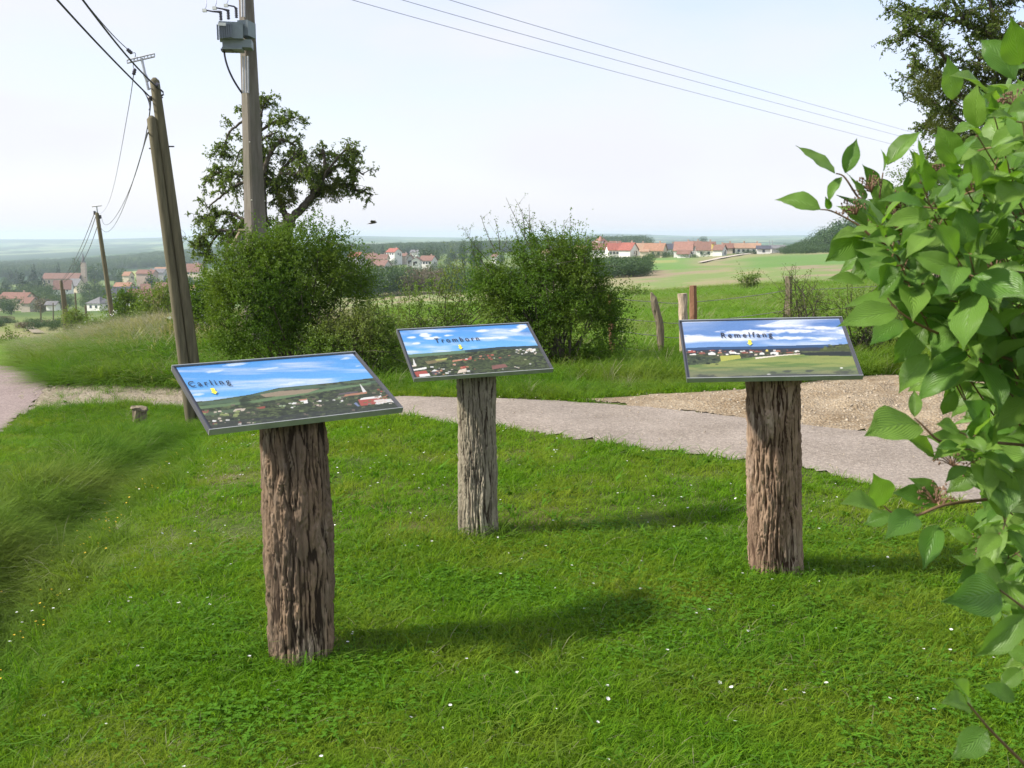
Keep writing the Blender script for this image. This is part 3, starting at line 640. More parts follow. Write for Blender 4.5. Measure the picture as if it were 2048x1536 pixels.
def board(key, label, name_text, txt_a, txt_b, arrow_pts, painter, logp, barkmat, text_fix=(1, 1)):
    c, a = POSES[key]; Rm = brot(a); nrm = Rm @ Vector((0, 0, 1)); cv = Vector(c)
    (ub, rb), (ut, rt), radii, seed, pw, ph, amp = logp
    fb = hit(ub, rb); base = Vector((fb.x * (1 + radii[0] / fb.y), fb.y + radii[0], fb.z - .02))
    Yt = c[1] - .03; topf = at(ut, rt, Yt); top = Vector((topf.x, Yt, c[2]))
    th_ = empty('information_board', (base.x, base.y, zgf(base.x, base.y)), label, 'information board', 'landscape information boards on log posts')
    off = th_.location; under = cv - nrm * .020
    make_log(th_, base - off, top - off, radii[0], radii[1], radii[2], tuple(nrm), tuple(under - off), seed, barkmat, pw, ph, amp)
    M4 = Matrix.Translation(cv - off) @ Rm.to_4x4()
    f = MB(); f.box((0, 0, -.011), (BW - .004, BH - .004, .014)); fo = f.build('frame', M['frame'], th_); fo.matrix_local = M4
    rm = MB(); w = .004
    rm.box((0, BH / 2 - w / 2, -.008), (BW, w, .024)); rm.build('rim', M['frameedge'], fo); rm = MB(); rm.box((0, -BH / 2 + w / 2, -.008), (BW, w, .024))
    ro = rm.build('rim', M['frameedge'], fo)
    for sg in (-1, 1): rm = MB(); rm.box((sg * (BW / 2 - w / 2), 0, -.008), (w, BH - 2 * w, .0235)); rm.build('side_rim', M['frame'], fo)
    # printed sheet: a fine sheet of coloured cells
    sx, sy = 320, 190; x0, x1, y0, y1 = -BW / 2 + .015, BW / 2 - .015, -BH / 2 + .007, BH / 2 - .009
    gx = np.linspace(x0, x1, sx); gy = np.linspace(y0, y1, sy); A, B = np.meshgrid(gx, gy)
    W = np.stack([A, B, np.zeros_like(A)], -1) @ np.array(Rm).T + np.array(c)
    U, Rw = proj(W[..., 0], W[..., 1], W[..., 2])
    colr = painter(U, Rw, (A - x0) / (x1 - x0), (B - y0) / (y1 - y0))
    i = np.arange(sy - 1)[:, None] * sx + np.arange(sx - 1)[None]
    pm = mesh('printed_panorama', np.stack([A, B, np.full_like(A, -.0025)], -1).reshape(-1, 3), [np.stack([i, i + 1, i + sx + 1, i + sx], -1).reshape(-1, 4)], [M['print']], False)
    vcol(pm, (np.clip(colr, 0, 1) * (.90 + .2 * fbm(A * 260, B * 260, 3., 2))[..., None] * PK).reshape(-1, 3)); po = link('printed_panorama', pm, th_); po.matrix_local = M4
    Ri = Rm.transposed()
    def onb(u, r):                                            # photo measurement -> place on the board
        d = Vector(((u - 1024) / F, CP - (r - 768) / F * SP, -SP - (r - 768) / F * CP)); o = Vector((0, 0, EYE)); tt = (cv - o).dot(nrm) / d.dot(nrm)
        return Ri @ (o + d * tt - cv)
    pa, pb = onb(*txt_a), onb(*txt_b)
    cu = bpy.data.curves.new('lettering', 'FONT'); cu.body = name_text; cu.size = .05; cu.extrude = 0; cu.space_character = 1.45; cu.offset = .0003; cu.resolution_u = 3
    to = bpy.data.objects.new('lettering_src', cu); COL.objects.link(to); dg = bpy.context.evaluated_depsgraph_get(); me = bpy.data.meshes.new_from_object(to.evaluated_get(dg))
    bpy.data.objects.remove(to); me.name = 'lettering'; me.materials.clear(); me.materials.append(M['black'])
    xs = [v.co.x for v in me.vertices]; wd = max(xs) - min(xs); sc_ = (pb - pa).length / wd; hgt = sc_ * text_fix[0]
    an = math.atan2(pb.y - pa.y, pb.x - pa.x)
    lo = link('lettering', me, po); lo.matrix_local = Matrix.Translation((pa.x, pa.y, .0012)) @ Matrix.Rotation(an, 4, 'Z') @ Matrix.Diagonal((sc_, hgt, 1, 1)) @ Matrix.Translation((-min(xs), 0, 0))
    ap = [onb(*q) for q in arrow_pts]; d = (ap[1] - ap[0]); w_ = Vector((-d.y, d.x, 0)).normalized() * .0085
    V = [ap[0] - w_ * .8, ap[0] + w_ * .8, ap[0] + d * .6 + w_ * .8, ap[0] + d * .6 + w_ * 1.5, ap[1], ap[0] + d * .6 - w_ * 1.5, ap[0] + d * .6 - w_ * .8]
    mm = mesh('arrow', [(v.x, v.y, .0016) for v in V], [[[0, 6, 2, 1]], [[3, 5, 4]]], [M['arrow']]); ar = link('arrow', mm, po)
    return th_
m, t, b = nodes('printed_sheet'); b.inputs['Roughness'].default_value = .34; b.inputs['Specular IOR Level'].default_value = .3
vc = t.nodes.new('ShaderNodeVertexColor'); vc.layer_name = 'col'; t.links.new(vc.outputs['Color'], b.inputs['Base Color']); M['print'] = m; PK = .66
def mixp(c, col, t_): return c + (np.array(col) - c) * np.clip(t_, 0, 1)[..., None]
def skyfill(U, Rw, S, T, top, bot, seed, clouds, cs=(5, 16), shear=0.):
    c = np.array(bot) + (np.array(top) - np.array(bot)) * sm(.4, 1, T)[..., None]
    n = fbm(S * cs[0] + seed, (T + shear * S) * cs[1], seed, 5); return mixp(c, (.86, .90, .97), sm(clouds[0] - .08, clouds[1] + .1, n) * clouds[2])
def blob(c, U, Rw, u, r, ru, rr, col, a=1., tilt=0.):
    dx = U - u; dy = Rw - r - tilt * dx; d = (dx / ru) ** 2 + (dy / rr) ** 2 + 2.2 * (fbm(U * .11, Rw * .4, 4., 4) - .5); return mixp(c, col, (1 - sm(.1, 1.5, d)) * a)
def quadp(c, U, Rw, pts, col, a=1.): return mixp(c, col, inpoly(U, Rw, np.array(pts, float)) * a)
def land(c, U, Rw, S, T, hr, seed, greens):
    """below the skyline: woods, hedges and fields as printed"""
    n = fbm(S * 46 + seed, T * 60, 1., 5); n2 = fbm(S * 9 + seed, T * 14, 4., 3); n3 = fbm(S * 110 + seed, T * 110, 2., 3)
    g = np.array(greens[0]) + (np.array(greens[1]) - np.array(greens[0])) * sm(.38, .62, n)[..., None]
    g = mixp(g, greens[2], sm(.50, .66, n2) * .6); g = g * (.35 + 1.3 * n3)[..., None]
    return np.where((Rw > hr)[..., None], g, c)
G3 = [(.030, .040, .022), (.095, .125, .050), (.060, .070, .045)]
def specks(c, U, Rw, n, box, cols, seed, sz=(1.5, 4), hgt=.5, slope=0.):
    g = np.random.default_rng(seed)
    for _ in range(n):
        u = g.uniform(box[0], box[1]); r = g.uniform(box[2], box[3]) + slope * (u - box[0]); w = g.uniform(*sz); h = w * g.uniform(.25, .6) * hgt * 2
        col = cols[g.integers(len(cols))]; c = quadp(c, U, Rw, [(u - w, r - h + slope * -w), (u + w, r - h + slope * w), (u + w, r + h), (u - w, r + h)], col, g.uniform(.6, 1))
    return c
WH, RD, RD2, CRM, ORG = (.85, .84, .80), (.42, .10, .075), (.30, .11, .08), (.72, .62, .50), (.55, .26, .16)
def paint_left(U, Rw, S, T):
    c = skyfill(U, Rw, S, T, (.10, .36, .80), (.16, .47, .90), 3, (.50, .85, .75), (3, 15), .2)
    for q in ((432, 741, 18, 2.5), (470, 728, 20, 3), (536, 736, 22, 2), (692, 716, 10, 2.5), (717, 731, 6, 1.6), (590, 765, 25, 2.5), (655, 757, 12, 1.5), (395, 788, 12, 2.5)): c = blob(c, U, Rw, *q, (.75, .86, .97), .75, -.11)
    hr = np.interp(U, [380, 420, 500, 560, 660, 760], [803, 800, 788, 774, 765, 753])
    c = land(c, U, Rw, S, T, hr, 3, G3)
    d = Rw - hr
    c = mixp(c, (.10, .17, .10), (d > 1) * (d < 12) * sm(.35, .6, fbm(S * 8, T * 40, 2., 3)) * .8)
    c = quadp(c, U, Rw, [(395, 812), (500, 801), (560, 790), (640, 778), (742, 764), (742, 768), (640, 783), (560, 797), (500, 806), (400, 817)], (.16, .26, .12), .8)
    c = quadp(c, U, Rw, [(520, 788), (560, 781), (640, 776), (615, 785), (560, 791), (530, 793)], (.36, .28, .19), .9)
    c = quadp(c, U, Rw, [(402, 826), (470, 816), (480, 822), (404, 831)], (.11, .17, .09), .7)
    c = quadp(c, U, Rw, [(560, 812), (760, 786), (800, 815), (570, 835)], (.035, .045, .028), .45)
    c = blob(c, U, Rw, 490, 803, 9, 11, (.025, .04, .02), .9); c = blob(c, U, Rw, 503, 810, 12, 6, (.03, .045, .02), .8)
    c = quadp(c, U, Rw, [(400, 820), (418, 819), (416, 825), (402, 825)], RD2); c = quadp(c, U, Rw, [(470, 817), (492, 815), (488, 821), (466, 822)], CRM, .8); c = quadp(c, U, Rw, [(512, 814), (530, 811), (531, 815), (516, 817)], RD, .7)
    c = quadp(c, U, Rw, [(600, 800), (615, 798), (616, 805), (604, 806)], WH); c = quadp(c, U, Rw, [(598, 798), (614, 796), (613, 799), (599, 801)], ORG)
    c = quadp(c, U, Rw, [(716, 798), (768, 793), (776, 803), (722, 811)], RD); c = quadp(c, U, Rw, [(722, 795), (762, 790), (764, 794), (720, 799)], WH); c = quadp(c, U, Rw, [(712, 803), (720, 811), (716, 812), (708, 806)], (.2, .25, .4))
    c = quadp(c, U, Rw, [(690, 788), (734, 782), (734, 786), (688, 792)], ORG, .8); c = quadp(c, U, Rw, [(678, 786), (716, 781), (716, 784), (676, 789)], (.16, .12, .15), .8)
    c = quadp(c, U, Rw, [(720, 767), (723, 770), (733, 782), (726, 784)], WH, .9); c = quadp(c, U, Rw, [(748, 799), (785, 796), (788, 801), (756, 808)], WH, .8)
    c = specks(c, U, Rw, 90, (400, 790, 812, 850), [(.14, .18, .07), (.02, .03, .02), (.25, .2, .15)], 50, (1, 5), slope=-.08); c = specks(c, U, Rw, 26, (750, 790, 797, 808), [WH, CRM], 5, (1, 3)); c = specks(c, U, Rw, 22, (560, 700, 800, 815), [WH, CRM, (.4, .5, .3)], 6, (1, 3.4), slope=-.05)
    c = specks(c, U, Rw, 16, (412, 520, 838, 848), [WH, RD, CRM, (.3, .45, .15)], 7, (1.5, 4)); c = specks(c, U, Rw, 12, (400, 520, 820, 836), [(.35, .42, .15), CRM], 8, (2, 6))
    c = specks(c, U, Rw, 18, (755, 785, 778, 800), [ORG, RD, CRM], 9, (1, 2.6)); c = quadp(c, U, Rw, [(400, 846), (560, 830), (700, 815), (800, 812), (805, 820), (430, 862)], (.05, .055, .06), .4)
    return c
def paint_mid(U, Rw, S, T):
    c = skyfill(U, Rw, S, T, (.10, .34, .78), (.19, .50, .90), 8, (.50, .8, .8), (4, 11), .15)
    for q in ((848, 667, 8, 2), (853, 670, 0, 0), (822, 674, 9, 2.2), (853, 670, 12, 3), (865, 675, 18, 3), (832, 686, 8, 2), (898, 670, 8, 1.8), (965, 661, 12, 3), (1005, 675, 9, 2), (970, 676, 40, 2), (1044, 653, 10, 4.5), (1034, 660, 14, 3)):
        if q[2]: c = blob(c, U, Rw, *q, (.88, .92, .98), .9, -.06)
    c = blob(c, U, Rw, 1053, 664, 14, 6, (.10, .22, .52), .55)
    hr = np.interp(U, [800, 820, 900, 935, 1000, 1080], [708, 708, 702, 699, 693, 690])
    c = land(c, U, Rw, S, T, hr, 11, G3); d = Rw - hr
    c = mixp(c, (.15, .26, .16), (d > 0) * (d < 6) * (U < 935) * .8); c = mixp(c, (.03, .06, .075), (d > 0) * (d < 5) * (U > 930) * .85)
    c = quadp(c, U, Rw, [(870, 718), (895, 715), (893, 718), (873, 722)], (.45, .50, .12)); c = quadp(c, U, Rw, [(850, 722), (880, 718), (895, 720), (856, 728)], (.32, .25, .13), .6)
    c = quadp(c, U, Rw, [(828, 743), (852, 740), (858, 748), (834, 753)], RD); c = quadp(c, U, Rw, [(826, 738), (853, 733), (853, 737), (826, 741)], WH); c = quadp(c, U, Rw, [(838, 748), (858, 746), (861, 751), (840, 753)], WH)
    c = quadp(c, U, Rw, [(824, 730), (833, 729), (833, 732), (823, 733)], CRM); c = quadp(c, U, Rw, [(826, 716), (828, 719), (833, 730), (827, 731)], WH, .9)
    c = quadp(c, U, Rw, [(862, 743), (870, 738), (879, 741), (880, 747), (868, 749)], (.10, .09, .10)); c = quadp(c, U, Rw, [(863, 742), (869, 738), (878, 741)], WH)
    c = quadp(c, U, Rw, [(925, 718), (943, 714), (944, 717), (930, 721)], RD); c = quadp(c, U, Rw, [(905, 720), (925, 717), (925, 720), (905, 723)], ORG)
    c = quadp(c, U, Rw, [(983, 730), (1010, 727), (1016, 733), (985, 738)], (.25, .12, .10)); c = quadp(c, U, Rw, [(918, 739), (932, 736), (935, 742), (915, 746)], CRM); c = quadp(c, U, Rw, [(920, 733), (931, 731), (932, 736), (922, 737)], RD)
    c = specks(c, U, Rw, 30, (855, 950, 728, 748), [WH, CRM, ORG, (.05, .05, .06)], 15, (1, 3.5)); c = specks(c, U, Rw, 36, (1030, 1078, 697, 707), [WH, CRM], 16, (1, 3)); c = specks(c, U, Rw, 18, (900, 1040, 708, 722), [ORG, RD, WH], 17, (1, 3))
    c = specks(c, U, Rw, 8, (960, 1075, 718, 745), [CRM, WH], 18, (1, 2.6)); c = blob(c, U, Rw, 965, 727, 24, 9, (.05, .07, .03), .6); c = blob(c, U, Rw, 1040, 722, 22, 9, (.12, .15, .05), .5)
    return c
def paint_right(U, Rw, S, T):
    c = skyfill(U, Rw, S, T, (.09, .20, .48), (.20, .36, .66), 21, (.46, .76, .8), (3, 9), 0.)
    c = quadp(c, U, Rw, [(1360, 645), (1480, 641), (1560, 640), (1500, 656), (1440, 660), (1420, 664), (1445, 672), (1368, 668)], (.13, .25, .52), .75)
    for q in ((1392, 673, 30, 4.5), (1500, 664, 60, 5), (1590, 661, 50, 4), (1640, 655, 45, 3), (1580, 675, 40, 3.5), (1650, 677, 30, 4), (1560, 650, 45, 2.4), (1690, 662, 14, 6)): c = blob(c, U, Rw, *q, (.85, .87, .93), .8)
    hr = np.interp(U, [1360, 1420, 1520, 1620, 1700], [696, 693, 692, 689, 688])
    c = land(c, U, Rw, S, T, hr, 31, [(.045, .055, .03), (.09, .11, .05), (.06, .07, .05)])
    d = Rw - hr; c = mixp(c, (.035, .085, .19), (d > 0) * (d < 7)); c = mixp(c, (.035, .04, .055), (d > 5) * (d < 12) * .8)
    n = fbm(S * 6, T * 30, 2., 4)
    fld = mixp(np.broadcast_to((.13, .21, .055), U.shape + (3,)).copy(), (.26, .30, .09), sm(.35, .65, n)); fld = mixp(fld, (.16, .16, .13), sm(724, 752, Rw) * .7)
    top = np.interp(U, [1360, 1440, 1520, 1600, 1720], [727, 722, 712, 708, 709]); c = np.where((Rw > top)[..., None], fld, c)
    c = quadp(c, U, Rw, [(1440, 711), (1480, 709), (1482, 716), (1442, 722)], (.45, .46, .10), .9)
    c = quadp(c, U, Rw, [(1368, 712), (1425, 713), (1442, 719), (1436, 725), (1372, 730)], (.055, .075, .045)); c = specks(c, U, Rw, 40, (1372, 1436, 713, 728), [(.10, .13, .06), (.02, .03, .02)], 35, (1, 4))
    c = quadp(c, U, Rw, [(1600, 705), (1700, 702), (1704, 711), (1612, 710)], (.025, .033, .03)); c = quadp(c, U, Rw, [(1640, 697), (1668, 690), (1700, 686), (1702, 700), (1640, 702)], (.07, .09, .03)); c = specks(c, U, Rw, 26, (1650, 1700, 688, 700), [(.12, .15, .04), (.025, .03, .02)], 36, (1, 4))
    for (u, r, w, h, cl) in ((1384, 702, 9, 4, RD), (1386, 708, 8, 2, WH), (1404, 705, 8, 4, RD2), (1424, 706, 9, 5, WH), (1424, 700, 8, 2.4, RD2), (1440, 704, 5, 3, ORG), (1455, 706, 10, 3, (.10, .09, .10)), (1466, 704, 8, 4, WH), (1475, 706, 6, 2, WH), (1490, 704, 9, 3, RD2),
                             (1504, 708, 10, 3, (.05, .05, .06)), (1502, 703, 4, 3, WH), (1514, 702, 7, 3, RD2), (1524, 706, 6, 4, WH), (1534, 700, 3, 4, (.8, .65, .15)), (1549, 705, 10, 5, WH), (1556, 701, 6, 3, ORG), (1580, 704, 9, 2.4, RD2), (1594, 701, 6, 2.4, WH)):
        w *= .8; h *= .6; c = quadp(c, U, Rw, [(u - w, r + h), (u - w, r - h * .3), (u, r - h), (u + w, r - h * .3), (u + w, r + h)], cl, .85)
    c = specks(c, U, Rw, 60, (1372, 1600, 699, 710), [WH, CRM, RD2, (.06, .06, .07), (.2, .12, .1)], 38, (.8, 3)); c = quadp(c, U, Rw, [(1510, 714), (1560, 709), (1600, 706), (1600, 707.5), (1560, 711), (1512, 717)], (.75, .68, .58))
    for q in ((1545, 744, 8, 3), (1575, 742, 9, 2.6), (1618, 741, 9, 2.6), (1690, 743, 20, 5), (1410, 752, 22, 5), (1480, 752, 26, 2)): c = blob(c, U, Rw, *q, (.05, .055, .06), .75)
    c = blob(c, U, Rw, 1683, 735, 3, 1.2, WH); c = blob(c, U, Rw, 1538, 748, 4, 1.2, WH); c = quadp(c, U, Rw, [(1460, 754), (1560, 746), (1722, 748), (1726, 756), (1380, 757)], (.06, .065, .075), .75)
    return c
bk1 = bark('acacia_bark_dark', (.150, .110, .078), (.32, .215, .135), (.036, .024, .016), (.46, .39, .31))
bk2 = bark('acacia_bark_grey', (.25, .215, .16), (.40, .35, .26), (.055, .042, .030), (.36, .35, .23))
bk3 = bark('acacia_bark_rosy', (.22, .145, .10), (.38, .265, .18), (.050, .028, .018), (.52, .42, .34))
board('l', 'information board lettered Carling on the darkest thickest log post', 'Carling', (379, 774), (462, 768), ((424, 777), (431, 789)), paint_left,
      ((607, 1342), (586, 855), (.119, .119, .128), 3, .030, .13, .013), bk1, (1.5,))
board('m', 'information board lettered Tromborn on a slim grey log post', 'Tromborn', (871, 686), (959, 681), ((919, 690), (922, 699)), paint_mid,
      ((957, 1080), (951, 760), (.105, .101, .101), 11, .026, .17, .011), bk2, (1.45,))
board('r', 'information board lettered Remelfang on a rosy barked log post', 'Remelfang', (1443, 676), (1545, 674), ((1499, 680), (1500, 691)), paint_right,
      ((1550, 1163), (1545, 762), (.121, .121, .121), 23, .034, .16, .012), bk3, (1.5,))

# ================================================================== POLES AND LINES
def pole_pts(a, b, n=10): a, b = np.array(tuple(a)), np.array(tuple(b)); return a + (b - a) * np.linspace(0, 1, n)[:, None]
def wood_pole(u0, r0, u1, r1, Y, ra, rb, label, Ytop=None, group=None, parts=True, mat='pole', name='utility_pole', sink=.3):
    """stands at photo position (u1, r1) on the ground at distance Y, its tip shows at (u0, r0)"""
    x = float(X_(u1, Y, zrow(r1, Y))); z = zgf(x, Y); top = at(u0, r0, Ytop or Y)
    e = empty(name, (x, Y, z), label, 'utility pole' if name == 'utility_pole' else 'post', group)
    m_ = MB(); pts = pole_pts((0, 0, -sink), top - Vector((x, Y, z)), 14); pts[:, 0] += np.sin(np.linspace(0, 3, 14)) * ra * .12
    pts = np.concatenate([pts, [pts[-1] + (0, 0, ra * .7)]]); rad = np.concatenate([np.linspace(rb, ra, 14), [ra * .35]])
    m_.tube(pts, rad, 14 if Y < 20 else 8); m_.build('shaft', M[mat], e, True); return e, top
pA, tA = wood_pole(303, 238, 386, 842, 12.0, .055, .064, 'shorter blunt topped wooden pole leaning against its taller twin', group='twin wooden poles by the lane')
pB, tB = wood_pole(309, 162, 409, 850, 12.05, .055, .066, 'taller of the twin wooden poles, carrying the steel bracket', group='twin wooden poles by the lane')
def part(mb, name, mat, parent, smooth=False):
    """mb holds world coordinates"""
    V = np.concatenate(mb.V) - np.array(tuple(parent.matrix_world.translation if parent.parent else parent.location)); mb.V = [V]
    return mb.build(name, mat, parent, smooth)
YB = 12.05
b_ = MB(); P0, P1 = at(254, 120, YB - .1), at(309, 107, YB - .1); d = (P1 - P0)
for k in range(2):
    o_ = Vector((0, 0, -.035 * k)); b_.tube([P0 + o_, P1 + o_], .009, 4)
for k in range(9): q = P0 + d * (k / 8); b_.tube([q, q + Vector((0, 0, -.035))], .006, 4)
part(b_, 'crossbar', M['greymetal'], pB)
b_ = MB(); b_.tube([at(283, 116, YB - .1), at(297, 180, YB - .1)], .016, 4); b_.tube([at(294, 178, YB - .1), at(312, 176, YB)], .008, 4); b_.tube([at(290, 150, YB - .1), at(296, 163, YB - .1)], .022, 6); part(b_, 'bracket', M['greymetal'], pB)
b_ = MB(); b_.tube([at(312, 170, YB - .1), at(318, 172, YB - .1)], .03, 8); part(b_, 'hook_plate', M['insul'], pB)
b_ = MB(); b_.tube([at(316, 180, YB), at(322, 180, YB), at(326, 184, YB), at(327, 189, YB), at(322, 192, YB)], .011, 6); part(b_, 'hook', M['insul'], pB)
b_ = MB(); b_.tube([at(318, 195, YB), at(326, 195, YB)], .008, 6); part(b_, 'step_bolt', M['insul'], pB)
for (u, r, du) in ((346, 293, 14), (302, 297, -6)):
    b_ = MB(); b_.tube([at(u - 12 if du > 0 else u + 8, r, YB), at(u + (2 if du > 0 else -4), r, YB - .02)], .009, 6); part(b_, 'step_bolt', M['insul'], pB if du > 0 else pA)
for (p0, p1) in (((254, 98), (264, 107)), ((270, 137), (267, 150))):
    b_ = MB(); P0, P1 = at(*p0, YB - .15), at(*p1, YB - .15); q = pole_pts(P0, P1, 7); b_.tube(q, [.012, .024, .018, .024, .018, .024, .012], 8); part(b_, 'insulator', M['insul'], pB, True)
b_ = MB(); b_.tube([at(297, 197, YB), at(304, 197, YB)], .03, 8); part(b_, 'insulator', M['insul'], pB, True)

p2, t2 = wood_pole(194, 427, 232, 683, 44, .085, .125, 'thin leaning wooden pole rising from the crest grass', group='village line poles')
b_ = MB(); b_.tube([at(184, 413, 44), at(203, 411, 44)], .03, 4); b_.tube([at(193, 412, 44), at(195, 426, 44)], .03, 4); part(b_, 'crossbar', M['greymetal'], p2)
for q in ((189, 422), (200, 430)):
    b_ = MB(); P0 = at(*q, 44); b_.tube([P0, P0 + Vector((0, 0, -.16))], .05, 6); part(b_, 'insulator', M['insul'], p2)
p3, t3 = wood_pole(122, 562, 132, 668, 95, .15, .19, 'front pole of the short pair beyond the crest', group='village line poles')
p3b, _ = wood_pole(127, 580, 137, 668, 96, .15, .19, 'rear pole of the short pair beyond the crest', group='village line poles')
wood_pole(150, 586, 153, 632, 170, .14, .17, 'small grey pole right of the short pair of poles', group='village line poles')
wood_pole(171, 612, 173, 648, 150, .16, .2, 'dark stub pole in front of the white bungalow', group='village line poles')
wood_pole(81, 614, 82, 650, 190, .13, .15, 'slim pole left of the short pair on the valley field', group='village line poles')
wood_pole(106, 606, 106, 632, 260, .15, .18, 'dark slim pole beside the white trailers', group='village line poles')

def wire(name, pts, rad, mat, label, group, cat='power line', n=5, smooth_n=28):
    P = np.array([tuple(at(u, r, Y)) for u, r, Y in pts]); t_ = np.linspace(0, 1, len(P)); tt = np.linspace(0, 1, smooth_n)
    Q = np.zeros((smooth_n, 3))
    for k in range(3):
        Q[:, k] = np.interp(tt, t_, P[:, k])
    if len(P) > 2:
        co = np.polyfit(t_, P, min(len(P) - 1, 4)); Q = sum(c[None] * tt[:, None] ** (len(co) - 1 - i) for i, c in enumerate(co))
    m_ = MB(); m_.tube(Q, rad, n); return tag(m_.build(name, M[mat], None, True), label, cat, group)
gw = 'cables of the wooden pole line'
wire('overhead_cable', [(-60, -200, 6.5), (115, 0, 8.2), (215, 108, 10.2), (302, 196, 12.2)], .0095, 'cable', 'lower thick cable running from the top edge to the twin poles', gw)
wire('overhead_cable', [(40, -165, 6.8), (166, 0, 8.4), (254, 112, 10.4), (326, 184, 12.2)], .0095, 'cable', 'upper thick cable passing over the steel crossbar to the hook', gw)
wire('overhead_cable', [(40, -160, 6.8), (168, 2, 8.6), (222, 66, 10.2), (256, 99, 12.05)], .005, 'cable', 'thin cable ending at the insulator above the crossbar', gw)
wire('overhead_cable', [(264, 107, 12.05), (271, 110, 12.05), (267, 126, 12.05), (270, 138, 12.05)], .004, 'cable', 'short jumper loop between the two bracket insulators', gw)
wire('overhead_cable', [(267, 150, 12.05), (256, 222, 16), (240, 312, 22), (222, 392, 34), (201, 427, 44)], .006, 'thinwire', 'steepest single wire from bracket down to the thin pole', gw)
wire('overhead_cable', [(299, 200, 12.2), (297, 240, 13), (282, 306, 17), (258, 380, 26), (232, 438, 36), (214, 446, 41), (203, 434, 44)], .0075, 'cable', 'sagging cable from twin poles to the thin pole, upper strand', gw)
wire('overhead_cable', [(297, 265, 12.0), (282, 310, 15), (262, 374, 23), (236, 440, 33), (216, 462, 40), (196, 440, 44)], .0075, 'cable', 'sagging cable from twin poles to the thin pole, lower strand', gw)
wire('overhead_cable', [(287, 184, 12.1), (291, 188, 12.1), (298, 205, 12.1), (298, 220, 12.05)], .006, 'cable', 'short cable end hanging beside the twin poles tops', gw)
for k, (a, b2) in enumerate((((190, 424), (121, 563)), ((193, 428), (123, 563)), ((201, 432), (126, 566)))):
    wire('overhead_cable', [(*a, 44), (a[0] - 22, a[1] + 56 + 4 * k, 58), (a[0] - 45, a[1] + 104, 76), (*b2, 95)], .016, 'cable', ['leftmost', 'middle', 'rightmost'][k] + ' wire from the thin pole down to the short pair', gw)

# concrete pole with its transformer
YC = 17.0; gz = at(511, 690, YC); cx = gz.x; z0 = zgf(cx, YC)
cp = empty('concrete_pole', (cx, YC, z0), 'tall weathered concrete pole carrying the grey transformer behind the big bush', 'utility pole')
m_ = MB(); V = []
rows = [(690, 512, .43), (460, 511, .355), (187, 500.5, .282), (0, 492.5, .235), (-230, 483, .19)]
for r, u, w in rows:
    c = at(u, r, YC); s_ = w / 2; ch = s_ * .12
    for (a_, b2) in ((0, -s_), (s_ * 1.0, -.0), (0, s_), (-s_ * 1.0, 0)):
        V += [(c.x + a_ + (ch if b2 else 0) * -1, YC + b2 + (ch if a_ else 0) * -1, c.z), (c.x + a_ + (ch if b2 else 0), YC + b2 + (ch if a_ else 0), c.z)]
V = np.array(V) - np.array((cx, YC, z0)); V[:8, 2] -= .4
q = []
order = [0, 1, 2, 3, 5, 4, 7, 6]
for k in range(len(rows) - 1):
    for j in range(8):
        a_, b2 = order[j], order[(j + 1) % 8]; q.append([k * 8 + a_, k * 8 + b2, (k + 1) * 8 + b2, (k + 1) * 8 + a_])
m, t, b = nodes('weathered_concrete'); b.inputs['Roughness'].default_value = .9; b.inputs['Specular IOR Level'].default_value = .15
c = mixc(t, ramp(t, noise(t, 3, 5, .65, stretch=(5, 5, .5), obj=True), [(.35, (0.,)), (.65, (1.,))]), (.125, .105, .088), (.215, .19, .165)); c = mixc(t, ramp(t, noise(t, 1.1, 4, obj=True), [(.45, (0.,)), (.7, (.7,))]), c, (.12, .12, .08))
t.links.new(c, b.inputs['Base Color']); bump(t, b, noise(t, 40, 4, .7, obj=True), .004); M['concrete'] = m
m_.add(V, q); m_.build('shaft', M['concrete'], cp)
for r, u, w in ((187, 500.5, .29), (287, 504.5, .315), (402, 509, .348), (460, 511, .366)):
    c = at(u, r, YC); s_ = w / 2; b_ = MB(); lp = [(c.x - s_, YC, c.z), (c.x, YC - s_, c.z + .01), (c.x + s_, YC, c.z), (c.x, YC + s_, c.z), (c.x - s_, YC, c.z), (c.x, YC - s_, c.z + .01)]
    b_.tube(lp, .010, 5); part(b_, 'strap', M['band'], cp)
for du in (-8, -3, 2): b_ = MB(); b_.tube([at(494 + du, 112, YC - .16 + du * .006), at(495 + du, 186, YC - .17 + du * .006)], .014, 6); part(b_, 'conduit', M['greymetal'], cp)
for du in (-4, 1): b_ = MB(); b_.tube([at(487 + du, -40, YC - .15), at(488 + du, 34, YC - .17)], .016, 6); part(b_, 'conduit', M['greymetal'], cp)
b_ = MB(); b_.tube(bez(at(448, 98, YC - .35), at(450, 140, YC - .4), at(484, 186, YC - .2), 14), .016, 6); part(b_, 'down_cable', M['cable'], cp, True)
b_ = MB(); b_.tube(bez(at(463, 98, YC - .3), at(475, 112, YC - .3), at(482, 97, YC - .25), 8), .005, 5); part(b_, 'loop_wire', M['cable'], cp, True)
tf = empty('transformer', at(466, 98, YC - .35), 'grey finned transformer box with three bushings hung on concrete pole', 'transformer')
def quadbox(mb, uA, rA, uB, rB, Yf, dpt, rotz=0):
    p0, p1 = at(uA, rB, Yf), at(uB, rA, Yf); c = (p0 + p1) / 2; w = abs(p1.x - p0.x); h_ = abs(p1.z - p0.z)
    mb.box((c.x, Yf + dpt / 2, c.z), (w, dpt, h_), np.array(Matrix.Rotation(rotz, 3, 'Z')))
b_ = MB(); quadbox(b_, 433, 43, 478, 76, YC - .62, .40, R(14)); part(b_, 'tank', M['trafo'], tf)
